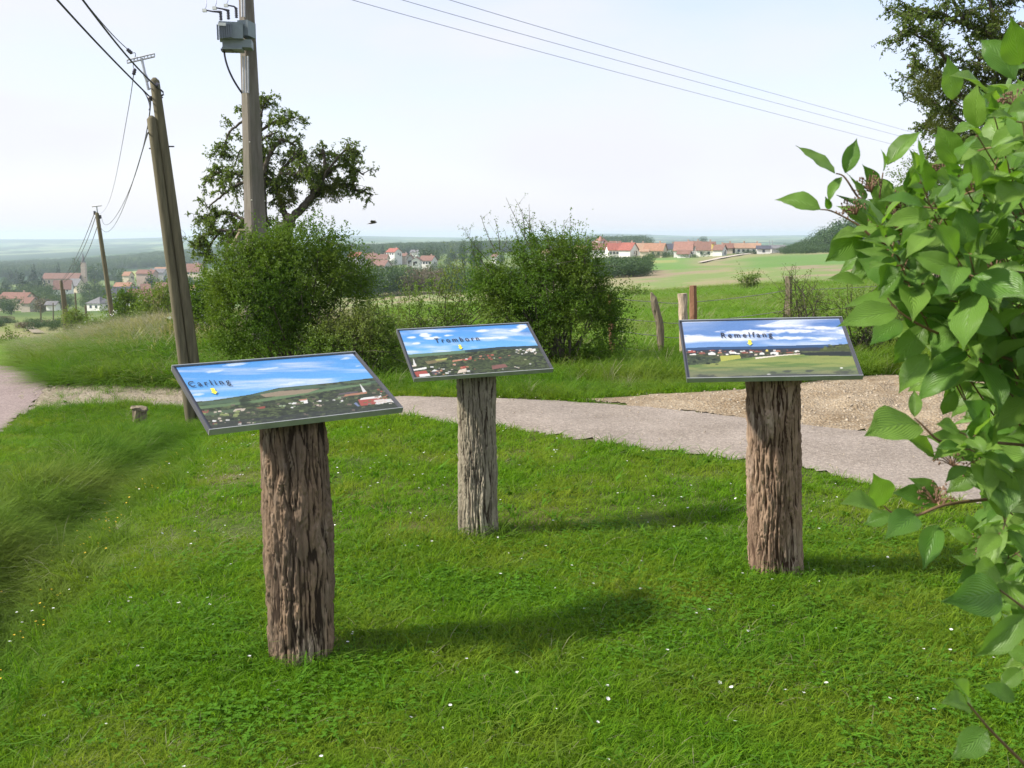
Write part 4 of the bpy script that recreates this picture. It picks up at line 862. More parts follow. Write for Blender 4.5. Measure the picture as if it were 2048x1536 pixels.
for k in range(7):
    b_ = MB(); u = 433 + k * 4.4; quadbox(b_, u, 49 - k * .4, u + 2.0, 78 - k * .7, YC - .70 + k * .008, .08, R(14)); part(b_, 'fin', M['trafodark'], tf)
b_ = MB(); quadbox(b_, 478, 40, 499, 71, YC - .45, .30, R(-10)); part(b_, 'side_box', M['trafo'], tf)
b_ = MB(); quadbox(b_, 443, 78, 499, 94, YC - .50, .30, R(8)); quadbox(b_, 441, 94, 480, 98, YC - .55, .36, R(8)); part(b_, 'mounting_tray', M['trafo'], tf)
b_ = MB(); quadbox(b_, 436, 45, 451, 51, YC - .735, .012, R(14)); part(b_, 'name_plate', M['white'], tf)
b_ = MB(); quadbox(b_, 440, 97, 462, 101, YC - .5, .2, R(8)); part(b_, 'cable_gland', M['insul'], tf)
for (u, r0, r1, ue, re_) in ((442, 41, 22, 409, 20), (457, 39, 19, 429, 15), (473, 36, 15, 452, 10)):
    b_ = MB(); pts = pole_pts(at(u, r0, YC - .45), at(u - 1, r1, YC - .45), 13); b_.tube(pts, [.016, .03] * 6 + [.016], 8)
    bo = part(b_, 'bushing', M['insul'], tf, True)
    b_ = MB(); b_.tube([at(u - 1, r1 + 2, YC - .45), at(ue + 16, re_ + 3, YC - .5), at(ue, re_, YC - .55)], [.02, .013, .011], 7); a_ = part(b_, 'arm', M['insul'], tf)
    b_ = MB(); b_.box(tuple(at(ue, re_ + 1, YC - .55)), (.06, .05, .045)); part(b_, 'clamp', M['white'], tf)
    b_ = MB(); b_.tube(bez(at(ue, re_, YC - .55), at(ue + 10, re_ - 12, YC - .5), at(ue - 6, re_ - 40, YC - .3), 8), .006, 4); part(b_, 'jumper_wire', M['thinwire'], tf)
gw = 'three power lines across the sky'
for (u0, r0, u1, r1, lab) in ((705, 0, 1790, 290, 'lowest of the three thin power lines crossing the sky'), (805, 0, 1810, 275, 'middle one of the three thin power lines crossing the sky'), (900, 0, 1815, 262, 'uppermost of the three thin power lines crossing the sky')):
    sl_ = (r1 - r0) / (u1 - u0); wire('power_line', [(500, r0 + sl_ * (500 - u0) - 8, YC), (u0, r0, 20.5), ((u0 + u1) / 2, (r0 + r1) / 2 + 3, 30), (u1, r1, 47), (2400, r1 + sl_ * (2400 - u1) * 1.0, 66)], .0068, 'thinwire', lab, gw, smooth_n=60)

# small weathered timber frame beside the concrete pole
f_ = empty('timber_frame', at(480, 520, 17.6), 'small weathered timber frame left of the concrete pole above the bush', 'frame')
for nm, pts, r_, mt in (('slanted_beam', [at(463, 498, 17.6), at(481, 464, 17.6)], .04, 'oldpost'), ('top_board', [at(477, 461, 17.6), at(490, 461, 17.6)], .03, 'oldpost'), ('gap_shade', [at(485, 462, 17.7), at(485, 520, 17.7)], .05, 'insul'), ('pale_panel', [at(473, 478, 17.7), at(473, 520, 17.7)], .045, 'white')):  # near-black tube stands in for the shaded gap under the top board
    b_ = MB(); b_.tube(pts, r_, 4); part(b_, nm, M[mt], f_)

# ================================================================== FENCE
YF = 15.0
fe = empty('wire_fence', (float(X_(1400, YF, -.3)), YF, zgf(2.8, YF)), 'sagging wire fence on mismatched rough posts along the meadow', 'fence')
def fpost(pts, Y, rads, mat, n=9, lab=None, flat=True, seed=1):
    P = np.array([tuple(at(u, r, Y)) for u, r in pts]); t_ = np.linspace(0, 1, len(P)); tt = np.linspace(0, 1, 16)
    Q = np.stack([np.interp(tt, t_, P[:, k]) for k in range(3)], 1); rr2 = np.interp(tt, np.linspace(0, 1, len(rads)), rads)
    b_ = MB(); b_.tube(Q, rr2, n); V = b_.V[0]; g = fbm(V[:, 0] * 22 + seed, V[:, 1] * 22, V[:, 2] * 4, 3) - .5; c = np.array([Q[min(15, i // n)] for i in range(len(V) - 2)] + [Q[0], Q[-1]])
    dd = V - c; dd[:, 2] = 0; ln = np.linalg.norm(dd, axis=1)[:, None] + 1e-6; b_.V[0] = V + dd / ln * g[:, None] * .05 * (ln > .005)
    o = part(b_, 'post', M[mat], fe, False)
    if lab: o['label'] = lab
    return o
fpost([(1302, 585), (1309, 606), (1318, 645), (1322, 690), (1325, 745)], YF, [.018, .055, .062, .058, .055, .05, .05], 'oldpost', lab='grey pointed post leaning left at its top', seed=2)
fpost([(1365, 587), (1367, 640), (1370, 760)], 14.6, [.062, .066, .062], 'palepost', 12, lab='pale post with flaking bark', seed=3)
fpost([(1386, 571), (1387, 640), (1388, 760)], 14.9, [.058, .062, .060, .058], 'redpost', 6, lab='reddish split post with slanting top', seed=4)
fpost([(1577, 553), (1578, 640), (1580, 760)], 15.0, [.06, .062, .06], 'oldpost', 6, lab='old square post overgrown with creeper', seed=5)
fpost([(1221, 590), (1223, 650), (1224, 760)], 14.8, [.042, .045, .042], 'redpost', 7, lab='brown post half hidden in the bush', seed=6)
for pts in ([(1238, 597), (1306, 603)], [(1240, 636), (1317, 643)], [(1238, 661), (1321, 672)], [(1242, 694), (1324, 703)]):
    (u0, r0), (u1, r1) = pts
    for (a_, b2, c2, d2) in ((u0 - 15, r0 - 2, u1, r1), (u1, r1, 1362, r1 + 3), (1390, r1 + 1, 1573, r1 - 22), (1580, r1 - 22, 1900, r1 - 40)):
        P0, P1 = at(a_, b2, YF - .03), at(c2, d2, YF - .03); mid = (P0 + P1) / 2 - Vector((0, 0, .02 + .02 * random.random())); b_ = MB(); b_.tube(bez(P0, mid, P1, 14), .0048, 4); part(b_, 'wire', M['fencewire'], fe)
b_ = MB(); nb = 0
pf = wood_pole(737, 607, 742, 657, 30, .075, .08, 'lone grey fence post between the two big bushes', name='fence_post', mat='oldpost')

# stump in the ditch
st = hit(280, 862); e = empty('tree_stump', st, 'low dark stump with a flat brown top in the ditch grass', 'stump')
b_ = MB(); a = np.linspace(0, 6.283, 17)[:-1]; pts = [(0, 0, -.1), (0, 0, .1), (.01, 0, .26)]; b_.tube(pts, [.11, .085, .08], 12); b_.V[0] += rng.normal(0, .008, b_.V[0].shape); b_.build('stem', M['oldpost'], e)
b_ = MB(); b_.tube([(0, 0, .262), (.005, 0, .285)], [.10, .09], 11); b_.V[0] += rng.normal(0, .008, b_.V[0].shape); b_.build('top', M['oldpost'], e)

# bird
bp = at(746, 445, 20); e = empty('flying_bird', bp, 'small dark bird flying over the valley right of the old tree', 'bird')
b_ = MB(); b_.tube([(-.085, 0, -.02), (-.05, 0, -.018), (-.01, 0, 0), (.03, 0, .004), (.06, 0, .006), (.078, 0, .002)], [.008, .014, .026, .024, .015, .004], 8); bo = b_.build('body', M['bird'], e, True)
for s_ in (-1, 1):
    V = [(-.035, s_ * .015, .008), (.035, s_ * .015, .012), (.045, s_ * .07, .040 if s_ > 0 else .03), (-.01, s_ * .17, .045), (-.045, s_ * .07, .02)]
    V2 = [(x, y, z - .006) for x, y, z in V]; me = mesh('wing', V + V2, [[[0, 1, 2, 4], [5, 9, 7, 6], [0, 5, 6, 1], [1, 6, 7, 2]], [[4, 2, 3], [9, 8, 7], [2, 7, 8], [2, 8, 3], [3, 8, 9], [3, 9, 4]]], [M['bird']]); link('wing', me, e)
me = mesh('tail', [(-.07, -.01, -.018), (-.07, .01, -.018), (-.12, .02, -.03), (-.12, -.02, -.03), (-.07, 0, -.024), (-.12, 0, -.036)], [[[0, 1, 2, 3]], [[0, 4, 1], [3, 2, 5], [0, 3, 5], [0, 5, 4], [1, 4, 5], [1, 5, 2]]], [M['bird']]); link('tail', me, e)

# ================================================================== OLD TREES (limbs traced, twigs grown)
def branchy(limbs, Y, Yj, seed, nsec, sec, ntw, tw, leaf, leafn, bare, root, droop=.15, rs=1.0, leafclump=None):
    g = np.random.default_rng(seed); W = MB(); Lf = MB(); LC, LD, LN = [], [], []
    def path(p, d, l, r, n, wig, grav):
        pts = [p]; d = d / np.linalg.norm(d)
        for _ in range(n):
            d = d + g.normal(0, wig, 3) + np.array([0, 0, grav]); d /= np.linalg.norm(d); pts.append(pts[-1] + d * l / n)
        return np.array(pts), d
    for li, (pts, r0, r1, dens) in enumerate(limbs):
        P = []
        yj = g.normal(0, Yj)
        for k, q in enumerate(pts):
            yy = Y + (q[2] if len(q) > 2 else yj * k / max(1, len(pts) - 1)); P.append(tuple(at(q[0], q[1], yy)))
        P = np.array(P); t_ = np.linspace(0, 1, len(P)); n = 6 * len(P); tt = np.linspace(0, 1, n); Q = np.stack([np.interp(tt, t_, P[:, k]) for k in range(3)], 1)
        for _ in range(3): Q[1:-1] = (Q[:-2] + 2 * Q[1:-1] + Q[2:]) / 4
        Q[1:-1] += g.normal(0, (r0 + r1) * .12, Q[1:-1].shape); W.tube(Q, np.linspace(r0, r1, n), 8)
        L_ = np.linalg.norm(np.diff(Q, axis=0), axis=1).sum(); ns = int(nsec * L_ * dens)
        for _ in range(ns):
            k = int(n * (.12 + .88 * g.random() ** .8)); k = min(k, n - 2); tn = Q[k + 1] - Q[k]; tn /= np.linalg.norm(tn) + 1e-9
            d = tn * .5 + g.normal(0, .8, 3) + np.array([0, 0, .35]); l = sec * g.uniform(.4, 1.2)
            S, de = path(Q[k], d, l, 0, 7, .28, -droop * .6); W.tube(S, np.linspace(r1 * .75 * rs, r1 * .28 * rs, 8), 5, False)
            for _ in range(ntw):
                kk = g.integers(2, 8); l2 = tw * g.uniform(.4, 1.3); T_, _d = path(S[kk], de * .4 + g.normal(0, .8, 3), l2, 0, 5, .3, -droop); W.tube(T_, np.linspace(r1 * .26 * rs, r1 * .12 * rs, 6), 4, False)
                if g.random() < bare: continue
                nl = g.integers(leafn // 2, leafn + 1); kq = g.integers(1, 6, nl); fr = g.random((nl, 1)); C = T_[kq - 1] + (T_[kq] - T_[kq - 1]) * fr
                LC.append(C); LD.append(g.normal(0, .8, (nl, 3)) + [0, 0, -.15]); LN.append(g.normal(0, .5, (nl, 3)) + [0, 0, .8])
        if leafclump:
            pass
    C = np.concatenate(LC) - root; D = np.concatenate(LD); Nn = np.concatenate(LN); n = len(C)
    Lf.leaves(C, D, Nn, leaf * g.uniform(.7, 1.3, n), leaf * .55 * g.uniform(.8, 1.2, n)); W.V = [v - root for v in W.V]
    return W, Lf
def clumps(parent, spec, mat, leaf, name='mistletoe_clump'):
    for (u, r, rp_, Y, n) in spec:
        c = at(u, r, Y); rad = rp_ / F * Y; g = rng; d = rdir(n); rr3 = rad * g.random((n, 1)) ** .4; C = d * rr3 + np.array(tuple(c - parent.location)); b_ = MB()
        b_.leaves(C, d + g.normal(0, .5, (n, 3)), rdir(n), leaf * g.uniform(.7, 1.2, n), leaf * .35); tag(b_.build(name, M[mat], parent), kind='stuff')
rt = at(556, 600, 22); rt.z = zgf(rt.x, 22); e = empty('old_pear_tree', rt, 'gnarled old tree with twisted limbs and sparse crown behind the concrete pole', 'tree')
limbs = [([(560, 700), (562, 560), (570, 470), (576, 436)], .16, .12, .1), ([(576, 440), (605, 415), (634, 383), (664, 372), (696, 369), (722, 384), (746, 390)], .10, .022, 1.15),
         ([(605, 417), (628, 385), (648, 350), (650, 318), (646, 298)], .07, .022, 1.1), ([(650, 350), (676, 330), (700, 330), (728, 350)], .045, .016, 1.2), ([(634, 383), (655, 340), (690, 300), (700, 296)], .035, .015, 1.0),
         ([(576, 440), (566, 420), (556, 380), (560, 345), (590, 310), (605, 298)], .07, .022, 1.3), ([(560, 345), (590, 350), (620, 330)], .03, .02, 1.4), ([(590, 400), (570, 370), (600, 350)], .04, .02, 1.5),
         ([(535, 700), (532, 560), (528, 460), (526, 380), (524, 330), (520, 270), (521, 230), (520, 200)], .14, .022, .5), ([(526, 350), (540, 305), (562, 278), (580, 284), (590, 292)], .055, .016, .55),
         ([(521, 262), (545, 245), (570, 240), (590, 234)], .035, .012, 1.3), ([(522, 280), (545, 268), (560, 262)], .03, .012, 1.2), ([(521, 230), (530, 205), (540, 195)], .022, .012, 1.0), ([(522, 240), (504, 232), (480, 246), (458, 264), (448, 290), (442, 316)], .035, .012, 1.05),
         ([(524, 300), (500, 290), (480, 300), (470, 330)], .03, .012, .8), ([(526, 380), (495, 362), (465, 374), (437, 398), (412, 417)], .05, .014, .6), ([(495, 362), (470, 345), (440, 342), (410, 366)], .04, .014, 1.5),
         ([(528, 450), (490, 440), (460, 425), (430, 432), (405, 440)], .05, .014, 1.5), ([(528, 470), (490, 465), (440, 460), (405, 470), (388, 492)], .05, .014, 1.5), ([(440, 462), (420, 490), (410, 520)], .03, .012, 1.3), ([(490, 440), (470, 470), (450, 500)], .03, .014, 1.5)]
W, Lf = branchy(limbs, 22, .35, 5, 9.5, .36, 8, .24, .060, 16, .12, np.array(tuple(rt)), droop=.16)
W.build('trunk', M['limb'], e, True); Lf.build('crown', M['pearleaf'], e)
clumps(e, [(527, 207, 11, 22, 500), (575, 395, 20, 22, 1100), (632, 350, 22, 22, 900), (668, 380, 24, 22, 900), (560, 470, 20, 21.8, 700)], 'mistle', .055)

rt = at(2150, 760, 14); rt.z = zgf(rt.x, 14); e = empty('leaning_fruit_tree', rt, 'dark leafy tree reaching in from the upper right corner', 'tree')
limbs = [([(2150, 800), (2125, 560), (2100, 380), (2085, 200), (2070, 40), (2050, -120)], .16, .07, .35), ([(2100, 330), (2040, 270), (1980, 230), (1920, 190), (1870, 150), (1815, 130)], .06, .014, 1.15), ([(2085, 200), (2030, 120), (1985, 70), (1920, 45), (1850, 15), (1800, 30)], .06, .013, 1.15),
         ([(2105, 380), (2040, 330), (1980, 310), (1910, 270), (1850, 240)], .05, .014, 1.2), ([(2110, 430), (2040, 390), (1980, 370), (1920, 345), (1880, 320)], .045, .014, 1.1), ([(2070, 20), (2010, -40), (1930, -60), (1850, -40)], .05, .014, 1.1),
         ([(1985, 70), (1990, 30), (1960, -30)], .04, .015, 1.3), ([(1920, 190), (1890, 110), (1850, 80), (1810, 60)], .03, .012, 1.2), ([(1980, 230), (1950, 160), (1960, 110)], .035, .015, 1.5), ([(2040, 270), (2010, 190), (2020, 140), (2060, 100)], .04, .015, 1.4), ([(2090, 250), (2160, 140), (2240, 60), (2300, -40)], .07, .02, .6), ([(2100, 350), (2200, 280), (2300, 230)], .06, .02, .6),
         ([(1980, 310), (1950, 260), (1900, 230), (1860, 200), (1815, 185)], .03, .012, 1.3), ([(2080, 120), (2140, 0), (2200, -100)], .05, .02, .5), ([(1940, 60), (1900, -10), (1860, -60)], .03, .012, 1.1)]
W, Lf = branchy(limbs, 14, .45, 9, 13, .36, 8, .19, .042, 20, .04, np.array(tuple(rt)), droop=.06)
W.build('trunk', M['limb'], e, True); Lf.build('crown', M['pearleaf'], e)
clumps(e, [(1855, 175, 34, 14, 1500), (1945, 160, 34, 14, 1300), (1880, 250, 26, 14, 900), (1990, 60, 38, 14, 1300)], 'mistle', .04)

# ================================================================== BUSHES
def bush(name, u0, row0, Y, lumps, nsh, label, mat, leaf=.032, shoot=.22, lps=16, cat='bush', up=.3, blossoms=0, group=None, stems=True, depth=.85, spikes=(), lmat=None, seed=None):
    """lumps: (u, row, ru, rrow[, dY]) measured on the photo at distance Y"""
    g = np.random.default_rng(seed if seed is not None else int(u0 * 7 + row0)); x0 = float(X_(u0, Y, zrow(row0, Y))); base = Vector((x0, Y, zgf(x0, Y)))
    e = empty(name, base, label, cat, group); A = np.array([l[2] * l[3] for l in lumps], float); pick = g.choice(len(lumps), nsh, p=A / A.sum())
    C0 = []; RX = []; RZ = []
    for l in lumps: c = at(l[0], l[1], Y + (l[4] if len(l) > 4 else 0)); C0.append(tuple(c)); RX.append(l[2] / F * Y); RZ.append(l[3] / F * Y)
    C0, RX, RZ = np.array(C0), np.array(RX), np.array(RZ); d = g.normal(size=(nsh, 3)); d /= np.linalg.norm(d, axis=1)[:, None]
    rad = 1 - .5 * g.random(nsh) ** 2.2; S = np.stack([RX[pick], (RX[pick] + RZ[pick]) / 2 * depth, RZ[pick]], 1); P0 = C0[pick] + d * S * rad[:, None]
    P0[:, 2] = np.maximum(P0[:, 2], zg(P0[:, 0], P0[:, 1]) + .02)
    dr_ = d + g.normal(0, .55, (nsh, 3)) + [0, 0, up]; dr_ /= np.linalg.norm(dr_, axis=1)[:, None]
    if nsh > 900:
        kp = fbm(P0[:, 0] * 3.2 + nsh, P0[:, 1] * 3.2, P0[:, 2] * 3.2, 2) > .335 + .07 * g.random(nsh); P0, dr_, d = P0[kp], dr_[kp], d[kp]; nsh = len(P0)
    ln = shoot * g.uniform(.35, 1.35, nsh) * np.where(g.random(nsh) < .08, 1.8, 1); tpar = g.random((nsh, lps)); bend = g.normal(0, .25, (nsh, 3))
    LP = P0[:, None] + dr_[:, None] * (tpar * ln[:, None])[..., None] + bend[:, None] * (tpar ** 2 * ln[:, None])[..., None]
    LP = LP + g.normal(0, leaf * .5, LP.shape); D = dr_[:, None] * .5 + g.normal(0, .8, LP.shape); Nn = g.normal(0, .6, LP.shape) + [0, 0, .8] + d[:, None] * .35
    LP = LP.reshape(-1, 3); n = len(LP); lf = MB(); lf.leaves(LP - np.array(tuple(base)), D.reshape(-1, 3), Nn.reshape(-1, 3), leaf * g.uniform(.6, 1.3, n), leaf * .6 * g.uniform(.7, 1.2, n))
    st_ = MB(); kk = g.choice(nsh, min(nsh, 260), replace=False)
    for k in kk: st_.tube(np.array([P0[k] - dr_[k] * .05, P0[k] + dr_[k] * ln[k] * .5 + bend[k] * ln[k] * .25, P0[k] + dr_[k] * ln[k] + bend[k] * ln[k]]) - np.array(tuple(base)), [.004, .003, .0015], 3, False)
    for k in kk[:46]:
        b0 = np.array([g.normal(0, .15), g.normal(0, .12), -.05]); tgt = P0[k] - np.array(tuple(base)); st_.tube(bez(b0, (b0 + tgt) / 2 + g.normal(0, .12, 3) + [0, 0, .1], tgt, 7), np.linspace(.016, .005, 7), 5, False)
    SP = MB(); lc = [];
    for (ua, ra, ub, rb2, cnt) in spikes:
        P1, P2 = np.array(tuple(at(ua, ra, Y + g.normal(0, .15)))), np.array(tuple(at(ub, rb2, Y + g.normal(0, .2)))); Q = bez(P1, (P1 + P2) / 2 + g.normal(0, .03, 3), P2, 10); st_.tube(Q - np.array(tuple(base)), np.linspace(.006, .002, 10), 4, False)
        for _ in range(int(cnt * .45)):
            k = g.integers(1, 9); s1 = Q[k] + (g.normal(0, .07, 3) + [0, 0, .05]); st_.tube(np.array([Q[k], s1]) - np.array(tuple(base)), [.0025, .001], 3, False); lc.append(s1 + g.normal(0, .015, (5, 3)))
        kk2 = g.integers(0, 9, cnt * 3); lc.append(Q[kk2] + g.normal(0, .02, (cnt * 3, 3)))
    if lc:
        lc = np.concatenate(lc); lf.leaves(lc - np.array(tuple(base)), g.normal(0, 1, lc.shape), rdir(len(lc)), leaf * .8 * g.uniform(.6, 1.1, len(lc)), leaf * .45)
    st_.build('stems', M['twig'], e); o = lf.build('foliage', M[mat], e)
    if blossoms:
        kb = g.choice(n, blossoms); b_ = MB(); q = LP[kb] - np.array(tuple(base)); q = q[:, None] + g.normal(0, .02, (blossoms, 5, 3)); q = q.reshape(-1, 3); b_.leaves(q + [0, -.02, .02], g.normal(0, 1, q.shape), g.normal(0, .4, q.shape) + [0, -.6, .7], leaf * .8, leaf * .8, .05); b_.build('blossom', M['petal'], e)
    return e
bush('thorn_bush', 590, 735, 12.9, [(575, 560, 128, 80), (520, 620, 95, 85, -.1), (640, 590, 92, 90, .1), (560, 690, 100, 55), (690, 560, 48, 55, .2), (480, 560, 55, 60), (605, 500, 80, 48), (470, 650, 45, 55), (655, 660, 70, 60), (530, 500, 50, 30)], 4700,
     'large dense dark green bush under the concrete pole', 'bushleaf', .034, .24, 17, spikes=[(690, 540, 735, 560, 8), (640, 480, 700, 470, 10), (700, 500, 712, 480, 5), (720, 570, 750, 600, 8), (500, 480, 492, 462, 4), (600, 460, 610, 440, 4)])
bush('thorn_bush', 1110, 735, 13.3, [(1105, 590, 95, 80), (1150, 640, 85, 85), (1060, 620, 75, 70), (1200, 670, 45, 60), (1090, 520, 70, 45), (1150, 540, 50, 55), (1030, 560, 52, 55), (990, 600, 52, 48), (1120, 690, 95, 45), (1205, 610, 32, 35), (980, 540, 30, 35)], 4800,
     'rounded bush with long upright shoots behind the middle board', 'bushleaf2', .032, .22, 17, spikes=[(1075, 520, 1012, 395, 26), (1080, 500, 1030, 398, 18), (1060, 490, 1058, 408, 12), (975, 520, 925, 452, 14), (990, 500, 962, 430, 10), (1000, 500, 990, 440, 8), (1100, 500, 1078, 440, 8), (1130, 510, 1128, 440, 12), (1140, 510, 1140, 435, 12), (1120, 500, 1110, 445, 8), (1160, 520, 1155, 462, 8), (1010, 490, 1014, 470, 5), (1040, 490, 1020, 430, 14), (1170, 530, 1176, 470, 5), (955, 540, 940, 490, 8), (1050, 480, 1042, 420, 9)])
bush('bramble_bush', 860, 720, 14.4, [(800, 640, 60, 45), (870, 625, 60, 55), (930, 600, 55, 60), (900, 670, 90, 45), (960, 640, 50, 60), (840, 680, 60, 40)], 1000, 'pale tangled bramble filling the gap left of the middle bush', 'bramble', .034, .26, 13, up=.5,
     spikes=[(820, 600, 815, 560, 6), (860, 600, 850, 545, 8), (900, 580, 892, 530, 8), (780, 630, 770, 590, 6), (930, 560, 925, 520, 6), (880, 590, 875, 550, 6)])
bush('undergrowth_bush', 700, 735, 12.3, [(700, 690, 70, 45), (650, 705, 50, 35), (760, 700, 45, 40), (740, 660, 40, 35)], 1500, 'low leafy undergrowth at the right foot of the large dark bush', 'bramble', .030, .18, 13, up=.5)
bush('elder_bush', 400, 690, 18.5, [(395, 640, 40, 45), (415, 600, 28, 45), (385, 600, 24, 36), (425, 670, 30, 36), (440, 590, 24, 30)], 800, 'light leafy shrub with white blossoms right of the twin poles', 'bushleaf2', .045, .26, 13, blossoms=26)
bush('field_bush', 330, 680, 26, [(320, 630, 40, 42), (345, 650, 32, 36), (300, 645, 28, 30), (330, 600, 22, 24)], 900, 'bright green bush just left of the twin poles', 'bramble', .055, .34, 13)
bush('blossoming_hawthorn', 190, 660, 38, [(185, 660, 28, 14), (205, 664, 24, 14), (222, 652, 16, 14)], 420, 'shrub with scattered white blossoms left of the thin pole', 'bramble', .07, .25, 12, blossoms=34)
bush('dark_garden_tree', 256, 660, 60, [(255, 620, 26, 26), (245, 636, 20, 22), (268, 640, 18, 20), (258, 600, 16, 12)], 600, 'dark rounded tree in front of the red brown roof', 'bushleaf', .13, .7, 12, cat='tree', blossoms=12)
bush('leafy_sapling', 155, 655, 62, [(150, 645, 16, 18), (162, 650, 12, 12)], 200, 'bright green sapling right of the short pair of poles', 'bramble', .12, .6, 12, cat='tree')
bush('creeper_shrub', 1595, 700, 14.7, [(1585, 610, 22, 60), (1610, 640, 26, 50), (1590, 670, 30, 40), (1625, 600, 16, 34)], 300, 'thin creeping shrub climbing the old square fence post', 'bramble', .03, .22, 9, spikes=[(1585, 590, 1580, 540, 10), (1590, 580, 1592, 530, 8), (1600, 610, 1612, 548, 10), (1570, 600, 1556, 575, 5), (1630, 610, 1650, 580, 7), (1610, 590, 1635, 560, 6)])
bush('bramble_bush', 1720, 640, 14.8, [(1700, 620, 50, 32), (1760, 630, 50, 50), (1690, 660, 50, 30), (1820, 620, 60, 70)], 700, 'scrambling brambles on the fence right of the old square post', 'bramble', .032, .24, 12, up=.5)
bush('meadow_shrub', 1497, 572, 62, [(1490, 566, 9, 8), (1504, 562, 8, 9)], 110, 'small loose shrub alone on the meadow crest', 'bramble', .12, .5, 9)
bush('meadow_shrub', 1270, 594, 60, [(1262, 588, 14, 5), (1280, 588, 14, 5)], 130, 'flat low shrub at the far edge of the meadow', 'bramble', .12, .4, 9)
bush('dark_hawthorn', 1850, 470, 17, [(1850, 370, 50, 40), (1890, 400, 60, 60), (1830, 420, 40, 50), (1940, 380, 60, 80)], 900, 'dark feathery tree filling the gap above the dogwood leaves', 'bushleaf', .04, .3, 12, cat='tree')
bush('roadside_shrub', 20, 716, 34, [(20, 703, 14, 12), (30, 695, 9, 8)], 130, 'small dark shrub by the bend of the lane', 'bushleaf', .08, .35, 9)

# ================================================================== FAR TREES, WOODS, VILLAGES
def crown_mesh(kind, seed, nl=900):
    g = np.random.default_rng(seed); a = MB()
    if kind == 'round': L_ = [(g.normal(0, .20), g.normal(0, .20), g.uniform(.42, .78), g.uniform(.20, .34)) for _ in range(9)] + [(0, 0, .55, .36), (.12, 0, .35, .28), (-.14, 0, .38, .26)]
    elif kind == 'conifer': L_ = [(0, 0, z, .30 * (1 - z) + .03) for z in np.linspace(.12, .97, 12)]
    elif kind == 'poplar': L_ = [(g.normal(0, .03), g.normal(0, .03), z, .15 * math.sin(math.pi * min(.93, z * .85 + .1)) + .03) for z in np.linspace(.08, .95, 10)]
    else: L_ = [(g.normal(0, .30), g.normal(0, .2), g.uniform(.25, .7), g.uniform(.2, .34)) for _ in range(9)]
    w = np.array([l[3] ** 2 for l in L_]); k = g.choice(len(L_), nl, p=w / w.sum()); d = g.normal(size=(nl, 3)); d /= np.linalg.norm(d, axis=1)[:, None]; L_ = np.array(L_)
    C = L_[k, :3] + d * (L_[k, 3] * (1 - .35 * g.random(nl) ** 2))[:, None]; C[:, 2] = np.clip(C[:, 2], .03, 1)
    s = .060 if kind != 'poplar' else .042
    a.leaves(C, g.normal(0, 1, (nl, 3)), d + g.normal(0, .5, (nl, 3)) + [0, 0, .3], s * g.uniform(.6, 1.4, nl), s * g.uniform(.6, 1.1, nl), .15)
    return a
def crown_me(kind, seed, mat, nl=900): return crown_mesh(kind, seed, nl).me('crown', M[mat])
KM = {'round': [crown_me('round', 1, 'fartree'), crown_me('round', 2, 'fartree'), crown_me('round', 3, 'fartree')], 'pale': [crown_me('round', 4, 'fartree2'), crown_me('round', 5, 'fartree2')],
      'conifer': [crown_me('conifer', 6, 'conif')], 'poplar': [crown_me('poplar', 7, 'fartree')], 'brown': [crown_me('round', 8, 'browntree')], 'bush': [crown_me('bush', 9, 'fartree'), crown_me('bush', 10, 'fartree')]}
tk = MB(); tk.tube([(0, 0, -.1), (0, 0, .3), (.01, 0, .6)], [.035, .028, .012], 6); TRUNK = tk.me('trunk', M['limb'])
def ftree(u, top, Y, wpx, kind, label, group=None, trunk=True):
    x = float(X_(u, Y, zrow(top + 20, Y))); z0_ = zgf(x, Y) - .3; h_ = max(1.5, float(zrow(top, Y)) - z0_); w_ = wpx / F * Y / (.85 if kind in ('round', 'pale', 'brown') else .5 if kind == 'conifer' else .3 if kind == 'poplar' else 1.1)
    e = empty({'conifer': 'conifer_tree', 'poplar': 'poplar_tree', 'bush': 'garden_shrub'}.get(kind, 'leafy_tree'), (x, Y, z0_), label, 'shrub' if kind == 'bush' else 'tree', group)
    c_ = link('crown', random.choice(KM[kind]), e); c_.scale = (w_, w_, h_); c_.rotation_euler = (0, 0, random.random() * 6.28)
    if trunk and kind != 'bush': t_ = link('trunk', TRUNK, e); t_.scale = (w_ * .8, w_ * .8, h_)
    return e
def scatter_trees(name, P, H, W_, idx, label, cat='woods'):
    n = len(P); scatter(name, P, np.stack([np.zeros(n), np.zeros(n), rng.random(n) * 6.28], 1), np.stack([W_, W_, H], 1), idx, wood_c, label, cat)
wood_c = proto_collection('wood_crowns', [crown_me('round', 21, 'fartree', 420), crown_me('round', 22, 'fartree', 420), crown_me('bush', 23, 'fartree', 420), crown_me('conifer', 24, 'conif', 300), crown_me('round', 25, 'fartree2', 420), crown_me('round', 26, 'browntree', 500)])
def uy(n, u0, u1, y0, y1):
    u = rng.uniform(u0, u1, n); y = np.exp(rng.uniform(math.log(y0), math.log(y1), n)); return u, y, (u - 1024) / F * y * 1.0
